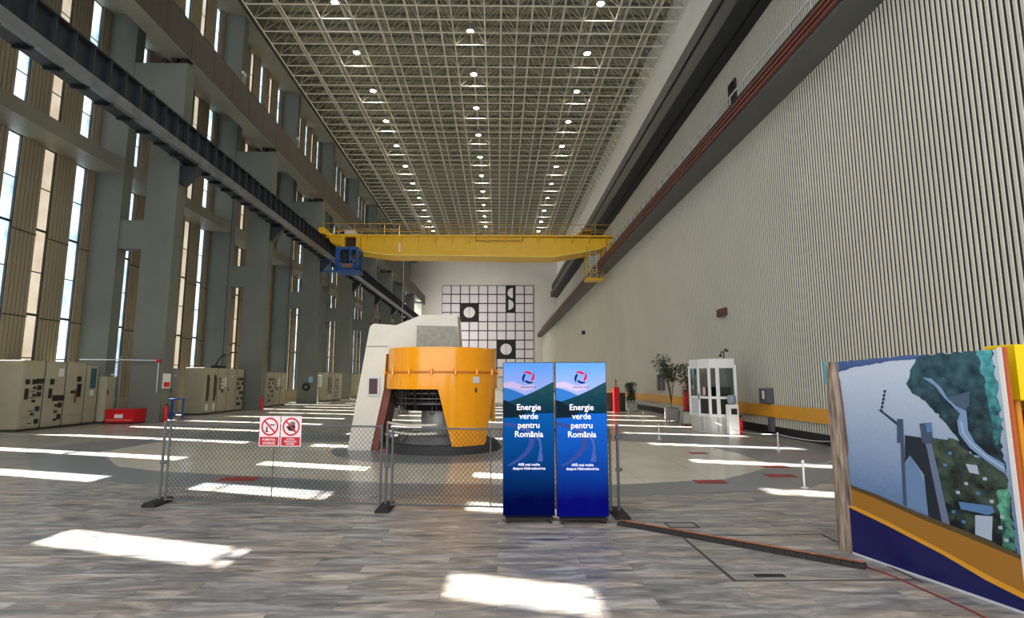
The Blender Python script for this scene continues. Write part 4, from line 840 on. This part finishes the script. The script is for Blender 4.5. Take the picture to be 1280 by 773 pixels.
# around the nearest pier
t = thing('red_chest', 'low bright red metal chest with white label at the foot of the nearest pier', 'chest', (-14.65, 22.0, .002))
b = MB(); b.bbox(-.55, .55, -.35, .35, .04, .52, .015); lpart(b, 'chest_body', RED, t)
b = MB(); b.bbox(-.57, .57, -.37, .37, .48, .56, .01); lpart(b, 'chest_lid', RED, t)
b = MB(); b.box(-.2, .12, -.356, -.351, .22, .36); lb = lpart(b, 'label', WHITE, t)
b = MB(); b.box(-.5, .5, -.345, .345, 0, .04); lpart(b, 'skid', BLACK, t)
b = MB(); b.tube((-.5, -.36, .14), (.5, -.36, .14), .03, 8); lpart(b, 'hose', mat('hose_pink', (220, 120, 110), .6), t)
t = thing('blue_stand', 'blue steel frame stand beside the nearest pier', 'stand', (-14.15, 24.0, .002))
for x in (-.35, .35):
    for y in (-.4, .4): b = MB(); b.box(x-.03, x+.03, y-.03, y+.03, 0, .84); lpart(b, 'leg', BLUE, t)
b = MB(); b.bbox(-.4, .4, -.45, .45, .84, .9, .005); lpart(b, 'stand_top', BLUE, t)
b = MB(); b.box(-.35, .35, -.42, -.38, .2, .26); b.box(-.35, .35, .38, .42, .2, .26); lpart(b, 'cross_bar', BLUE, t)
t = thing('pipe_run', 'thin pale pipe running to a red valve on the nearest pier', 'pipe', (-15, 22.2, 2.45))
b = MB(); b.sm = True; b.path([(-16.6, 21.9, 2.5), (-15, 22.1, 2.49), (-13.75, 22.25, 2.47), (-13.7, 22.27, 2.4), (-13.7, 22.27, 1.2)], .025, 6); part(b, 'pipe', PLAST, t)
b = MB(); b.tube((-13.75, 22.25, 2.46), (-13.62, 22.25, 2.46), .07, 10); part(b, 'valve', RED, t)
t = thing('fire_notice', 'red and white fire notice on the edge of the nearest pier', 'sign', (-13.57, 22.6, 1.6))
b = MB(); b.box(-13.6, -13.57, 22.45, 22.95, 1.35, 1.95); part(b, 'notice_board', LAB_, t); b = MB(); b.box(-13.57, -13.565, 22.5, 22.9, 1.4, 1.6); part(b, 'red_field', RED, t)
def extinguisher(x, y, label, h=.55, m=RED):
    t = thing('fire_extinguisher', label, 'fire extinguisher', (x, y, .002), 'fire extinguishers')
    b = MB(); b.sm = True; b.lathe((0,0,0), [(0, 0), (.08, 0), (.085, .02), (.085, h-.14), (.06, h-.08), (.025, h-.05), (.025, h)], 14); lpart(b, 'cylinder', m, t)
    b = MB(); b.box(-.015, .06, -.015, .015, h, h+.03); b.tube((0,0,h-.02), (0,0,h+.02), .03, 8); lpart(b, 'handle', BLACK, t)
    b = MB(); b.sm = True; b.path([(.04, 0, h), (.12, 0, h-.06), (.13, 0, h-.2), (.11, 0, h-.35)], .012, 6); lpart(b, 'hose', BLACK, t)
extinguisher(-13.4, 22.5, 'red fire extinguisher at the foot of the nearest pier', .7)
extinguisher(7.55, 17.15, 'red fire extinguisher beside the water dispenser')
extinguisher(-13.45, 31.6, 'red fire extinguisher at the end of the second cabinet row', .8)
t = thing('wall_fan', 'round black fan low on the third pier in view', 'fan', (-14.2, 40.95, 1.2))
b = MB(); b.tube((-14.2, 41.0, 1.2), (-14.2, 40.9, 1.2), .3, 20); part(b, 'fan_ring', BLACK, t); b = MB(); b.tube((-14.2, 40.9, 1.2), (-14.2, 40.86, 1.2), .08, 12); part(b, 'fan_hub', GREYM, t)
b = MB(); b.box(-14.05, -13.75, 40.96, 40.99, 1.55, 1.95); tag(b.build('blue_notice', mat('notice_blue', (120, 176, 204), .4)), 'pale blue notice above the round fan on the third pier', 'sign')
t = thing('wall_cabinet', 'small white wall cabinet just past the third pier', 'cabinet', (-13.55, 42.2, 1.0))
b = MB(); b.bbox(-13.9, -13.5, 42.0, 42.4, 1.2, 2.1, .01); part(b, 'cabinet_body', LAB_, t); b = MB(); b.tube((-13.7, 42.2, 0), (-13.7, 42.2, 1.2), .05, 8); part(b, 'stand_pipe', GREYM, t)
t = thing('cable_arch', 'black cable arching from the top of the second cabinet row to the pier', 'cable', (-14.8, 29.9, 2.3))
b = MB(); b.sm = True; b.path([(-14.85, 29.0+2.2*(1-math.cos(D(9*i))), 2.35+.9*math.sin(D(9*i))) for i in range(11)], .04, 7); part(b, 'cable', BLACK, t)
b = MB(); b.bbox(-15.0, -14.6, 28.8, 29.6, 2.3, 2.45, .01); part(b, 'cable_gland_box', BLACK, t)
# ladder-like coil above the lone cabinet
t = thing('cable_ladder', 'rack of pale horizontal rungs above the lone cream cabinet', 'cable rack', (-16.2, 23.6, 1.9))
for q in range(9): b = MB(); b.box(-16.55, -15.95, 23.3, 23.36, 1.85+.085*q, 1.89+.085*q); part(b, 'rung', PLAST, t)
b = MB(); b.box(-16.58, -16.52, 23.28, 23.38, 0, 2.7); b.box(-15.98, -15.92, 23.28, 23.38, 0, 2.7); part(b, 'side_rail', GREYM, t)
# ------------------------------------------------------------ kiosk by the slatted wall
t = thing('glazed_kiosk', 'white framed glazed kiosk against the slatted wall', 'kiosk', (7.5, 18.3, .002))
pl = [(6.54, 18.6), (6.64, 18.05), (6.82, 17.6), (7.01, 17.4), (7.57, 17.4), (7.74, 17.85), (7.95, 19.0), (6.9, 19.2)]
def ring(b, k0, z0, z1, inset=0):
    c = Vector((7.3, 18.3)); pts = [tuple(c+(Vector(p)-c)*(1-inset)) for p in pl]; b.prism(pts, 2, z0, z1)
b = MB(); ring(b, 0, 0, .52); base = part(b, 'kiosk_base', mat('base_pale', (206, 204, 198), .5), t)
b = MB(); ring(b, 0, 2.14, 2.36); part(b, 'kiosk_roof', WHITE, t)
b = MB()
for (x, y) in pl: b.bbox(x-.035, x+.035, y-.035, y+.035, .5, 2.16, .005)
part(b, 'corner_posts', WHITE, t)
for i in range(4):
    (xa, ya), (xb, yb) = pl[i], pl[i+1]; A_ = Vector((xa, ya, 0)); B_ = Vector((xb, yb, 0)); u = (B_-A_).normalized(); n_ = Vector((u.y, -u.x, 0)); n_ = n_ if n_.y < 0 or n_.x < 0 else -n_
    L_ = (B_-A_).length
    def slabk(b, s0, s1, z0, z1, d0, d1): 
        vs = [A_+u*s+n_*d+Vector((0,0,z)) for d in (d0, d1) for (s, z) in ((s0, z0), (s1, z0), (s1, z1), (s0, z1))]; b.raw(vs, [(0,3,2,1),(4,5,6,7),(0,1,5,4),(1,2,6,5),(2,3,7,6),(3,0,4,7)])
    b = MB(); e = .05
    slabk(b, 0, L_, 1.08, 1.16, -.02, .025); slabk(b, 0, L_, .52, .60, -.02, .025); slabk(b, 0, L_, 2.06, 2.16, -.02, .025); slabk(b, 0, e, .52, 2.16, -.02, .025); slabk(b, L_-e, L_, .52, 2.16, -.02, .025)
    nm = 'kiosk_door' if i == 1 else 'glazed_panel'; pn = part(b, nm, WHITE, t)
    b = MB(); slabk(b, e, L_-e, 1.16, 2.06, -.004, .004); sub(b, 'glass_pane', glass_mat('kiosk_glass_%d' % i, (.6, .66, .68)), pn)
    b = MB(); slabk(b, e, L_-e, .60, 1.08, -.006, .006); sub(b, 'lower_panel', PLAST if i == 0 else mat('kiosk_dark_panel', (40, 38, 40), .3), pn)
    if i == 1:
        b = MB(); slabk(b, L_*.4, L_*.62, 1.2, 1.45, .006, .012); sub(b, 'door_notice', mat('notice_red_white', (220, 180, 176), .5), pn)
        b = MB(); slabk(b, e*.3, e*.7, 1.05, 1.25, .025, .05); sub(b, 'door_handle', BLACK, pn)
b = MB(); b.box(7.1, 7.75, 18.2, 18.8, .52, 1.45); part(b, 'desk', mat('desk_dark', (44, 40, 38), .6), t)
b = MB(); b.prism([(7.72, 17.88), (7.76, 17.88), (7.96, 18.98), (7.92, 18.98)], 2, .5, 2.15); part(b, 'back_panel', PLAST, t)
for k in range(9):
    f = k/8; x = 6.66+(7.5-6.66)*f; y = 17.98-.64*min(1, f*2.2); b = MB(); b.box(x-.012, x+.012, y-.05, y-.03, .06, .5); part(b, 'base_bar', GREYM, t)
t = thing('kiosk_lamp', 'small black drooping lamp standing on the kiosk roof', 'lamp', (7.45, 17.9, 2.362))
b = MB(); b.lathe((0,0,0), [(.08, 0), (.08, .02), (.0, .03)], 10); lpart(b, 'lamp_base', BLACK, t)
b = MB(); b.sm = True; b.path([(0,0,.0), (.0,0,.22), (.04,0,.33), (.1,0,.33)], .02, 6); b.path([(0,0,.2), (-.05,0,.26), (-.1,0,.16)], .016, 6); lpart(b, 'lamp_arm', BLACK, t)
b = MB(); b.lathe((.11,0,.25), [(.02, .08), (.07, 0), (.0, .02)], 10); b.lathe((-.1,0,.08), [(.02, .08), (.06, 0), (.0, .02)], 10); lpart(b, 'lamp_shade', BLACK, t)
t = thing('water_dispenser', 'white water dispenser with grey bottle beside the kiosk', 'water dispenser', (7.3, 17.1, .002))
b = MB(); b.bbox(-.14, .14, -.14, .14, 0, .92, .02); lpart(b, 'dispenser_body', WHITE, t)
b = MB(); b.sm = True; b.lathe((0,0,.92), [(.05, 0), (.12, .04), (.13, .08), (.13, .26), (.08, .3), (0, .3)], 16); lpart(b, 'water_bottle', mat('bottle_grey', (130, 146, 156), .15), t)
b = MB(); b.box(-.09, .09, -.15, -.14, .62, .8); lpart(b, 'tap_recess', MET, t)
b = MB(); b.tube((-.04, -.18, .72), (-.04, -.13, .72), .012, 6); b.tube((.04, -.18, .72), (.04, -.13, .72), .012, 6); lpart(b, 'tap', BLUE, t)
def wallbox(name, y, z, dy, dz, m, label, cat, dx=.22, group=None):
    t = thing(name, label, cat, (RX-.01, y, z), group); b = MB(); b.bbox(-dx, -.005, -dy/2, dy/2, -dz/2, dz/2, .008); lpart(b, 'housing', m, t)
    b = MB(); b.bbox(-dx-.012, -dx, -dy/2+.03, dy/2-.03, -dz/2+.03, dz/2-.03, .003); lpart(b, 'cover', m, t); return t
DG = mat('box_dark_grey', (88, 92, 98), .4)
t = wallbox('junction_box', 17.0, 1.2, .5, .45, DG, 'dark grey junction box on the wall above the yellow band', 'electrical box', .2)
b = MB(); b.box(-.225, -.214, -.1, .02, -.1, .15); lpart(b, 'white_label', WHITE, t)
wallbox('cable_duct', 16.9, .32, .25, .42, DG, 'dark duct box below the yellow band', 'electrical box', .1)
wallbox('wall_heater', 27.8, 1.58, .4, .8, DG, 'left of two grey panel heaters on the slatted wall', 'heater', .12, 'grey wall heaters')
wallbox('wall_heater', 28.4, 1.58, .4, .8, DG, 'right of two grey panel heaters on the slatted wall', 'heater', .12, 'grey wall heaters')
wallbox('alarm_box', 20.1, 4.2, .7, .28, mat('box_maroon', (92, 56, 52), .5), 'maroon box high on the slatted wall above the kiosk', 'electrical box', .12)
t = wallbox('wall_camera', 52.5, 6.3, .5, .35, MET, 'small dark camera high on the slatted wall, far back', 'camera', .3)
# red hydrant cabinets
for (x, y, lab) in ((7.6, 21.9, 'narrow bright red hydrant cabinet behind the front planter'), (6.35, 29.4, 'narrow bright red hydrant cabinet farther back by the dark case')):
    t = thing('hydrant_cabinet', lab, 'fire cabinet', (x, y, .002), 'red hydrant cabinets')
    b = MB(); b.bbox(-.15, .15, -.15, .15, 0, 1.32, .01); lpart(b, 'cabinet_body', RED, t); b = MB(); b.bbox(-.12, .12, -.165, -.15, .1, 1.25, .004); dr = lpart(b, 'cabinet_door', RED, t)
    b = MB(); b.box(.07, .09, -.18, -.165, .65, .78); o = b.build('door_handle', BLACK); o.parent = dr
    b = MB(); b.tube((0,0,1.32), (0,0,1.75), .03, 8); b.tube((-.05,0,1.6), (.05,0,1.6), .02, 6); lpart(b, 'stand_pipe', RED, t)
t = thing('dark_case', 'tall dark green case behind the far red hydrant cabinet', 'cabinet', (6.4, 30.3, .002)); b = MB(); b.bbox(-.55, .6, -.2, .2, 0, 1.0, .01); lpart(b, 'case_body', mat('dark_green', (36, 44, 34), .5), t); b = MB(); b.bbox(-.5, .55, -.21, -.2, .08, .92, .003); lpart(b, 'case_door', mat('dark_green', (36, 44, 34), .5), t)
# planters and plants
PLM = mat('planter_grey', (150, 150, 146), .6, noise=.1, nscale=5); LEAF = mat('leaf_green', (58, 78, 48), .5, noise=.3, nscale=8); BARK = mat('stem_brown', (88, 78, 56), .7)
def planter(x, y, w_, h, label):
    t = thing('planter_box', label, 'planter', (x, y, .002), 'square grey planters')
    b = MB(); b.bbox(-w_/2, w_/2, -w_/2, w_/2, .07, h, .01); lpart(b, 'box', PLM, t)
    b = MB(); b.box(-w_/2+.03, w_/2-.03, -w_/2+.03, w_/2-.03, h, h+.012); lpart(b, 'soil', mat('soil', (58, 46, 36), .9), t)
    for sx in (-1, 1):
        for sy in (-1, 1): b = MB(); b.tube((sx*(w_/2-.06)-.02, sy*(w_/2-.06), .036), (sx*(w_/2-.06)+.02, sy*(w_/2-.06), .036), .034, 10); lpart(b, 'caster', BLACK, t)
def leaf(b, p, d, l, w_):
    d = Vector(d).normalized(); s = d.cross(Vector((0,0,1))); s = s.normalized() if s.length > .01 else Vector((1,0,0)); p = Vector(p)
    b.face([p, p+d*l*.45+s*w_, p+d*l+Vector((0,0,-l*.25)), p+d*l*.45-s*w_])
def plant(x, y, z, H_, stems, spread, nl, lsz, label, top):
    t = thing('potted_plant', label, 'plant', (x, y, z+.004)); b = MB(); f = MB(); rnd = random.Random(int(x*100+y)); b.sm = True
    for s in range(stems):
        a = rnd.random()*6.28; r = spread*rnd.uniform(.3, 1); h = H_*rnd.uniform(.75, 1)
        pts = [Vector((math.cos(a)*r*(k/8)**1.6, math.sin(a)*r*(k/8)**1.6, h*k/8)) for k in range(9)]; b.path(pts, .014, 5)
        for k in range(nl):
            q = rnd.uniform(top, 1)*8; i = min(7, int(q)); p = pts[i].lerp(pts[i+1], q-i); aa = rnd.random()*6.28
            off = Vector((math.cos(aa), math.sin(aa), rnd.uniform(-.3, .4)))*rnd.uniform(0, .16)*H_/2
            leaf(f, p+off, (math.cos(aa), math.sin(aa), rnd.uniform(-.6, .4)), lsz*rnd.uniform(.7, 1.3), lsz*.16)
    lpart(b, 'stems', BARK, t); tag(lpart(f, 'foliage', LEAF, t), kind='stuff')
planter(7.15, 22.6, .46, .55, 'square grey planter holding the tall bare-stemmed plant'); planter(7.15, 20.6, .5, .52, 'square grey planter nearest the kiosk'); planter(7.15, 29.4, .52, .52, 'far square grey planter with the small bushy plant')
plant(7.15, 22.6, .565, 2.25, 8, .75, 60, .2, 'tall bare-stemmed plant with a leafy crown in the middle planter', .62)
plant(7.15, 20.6, .535, 2.0, 3, .3, 70, .2, 'narrow leafy plant in the planter nearest the kiosk', .4)
plant(7.15, 29.4, .535, 1.25, 5, .2, 90, .2, 'small bushy plant in the far planter', .1)
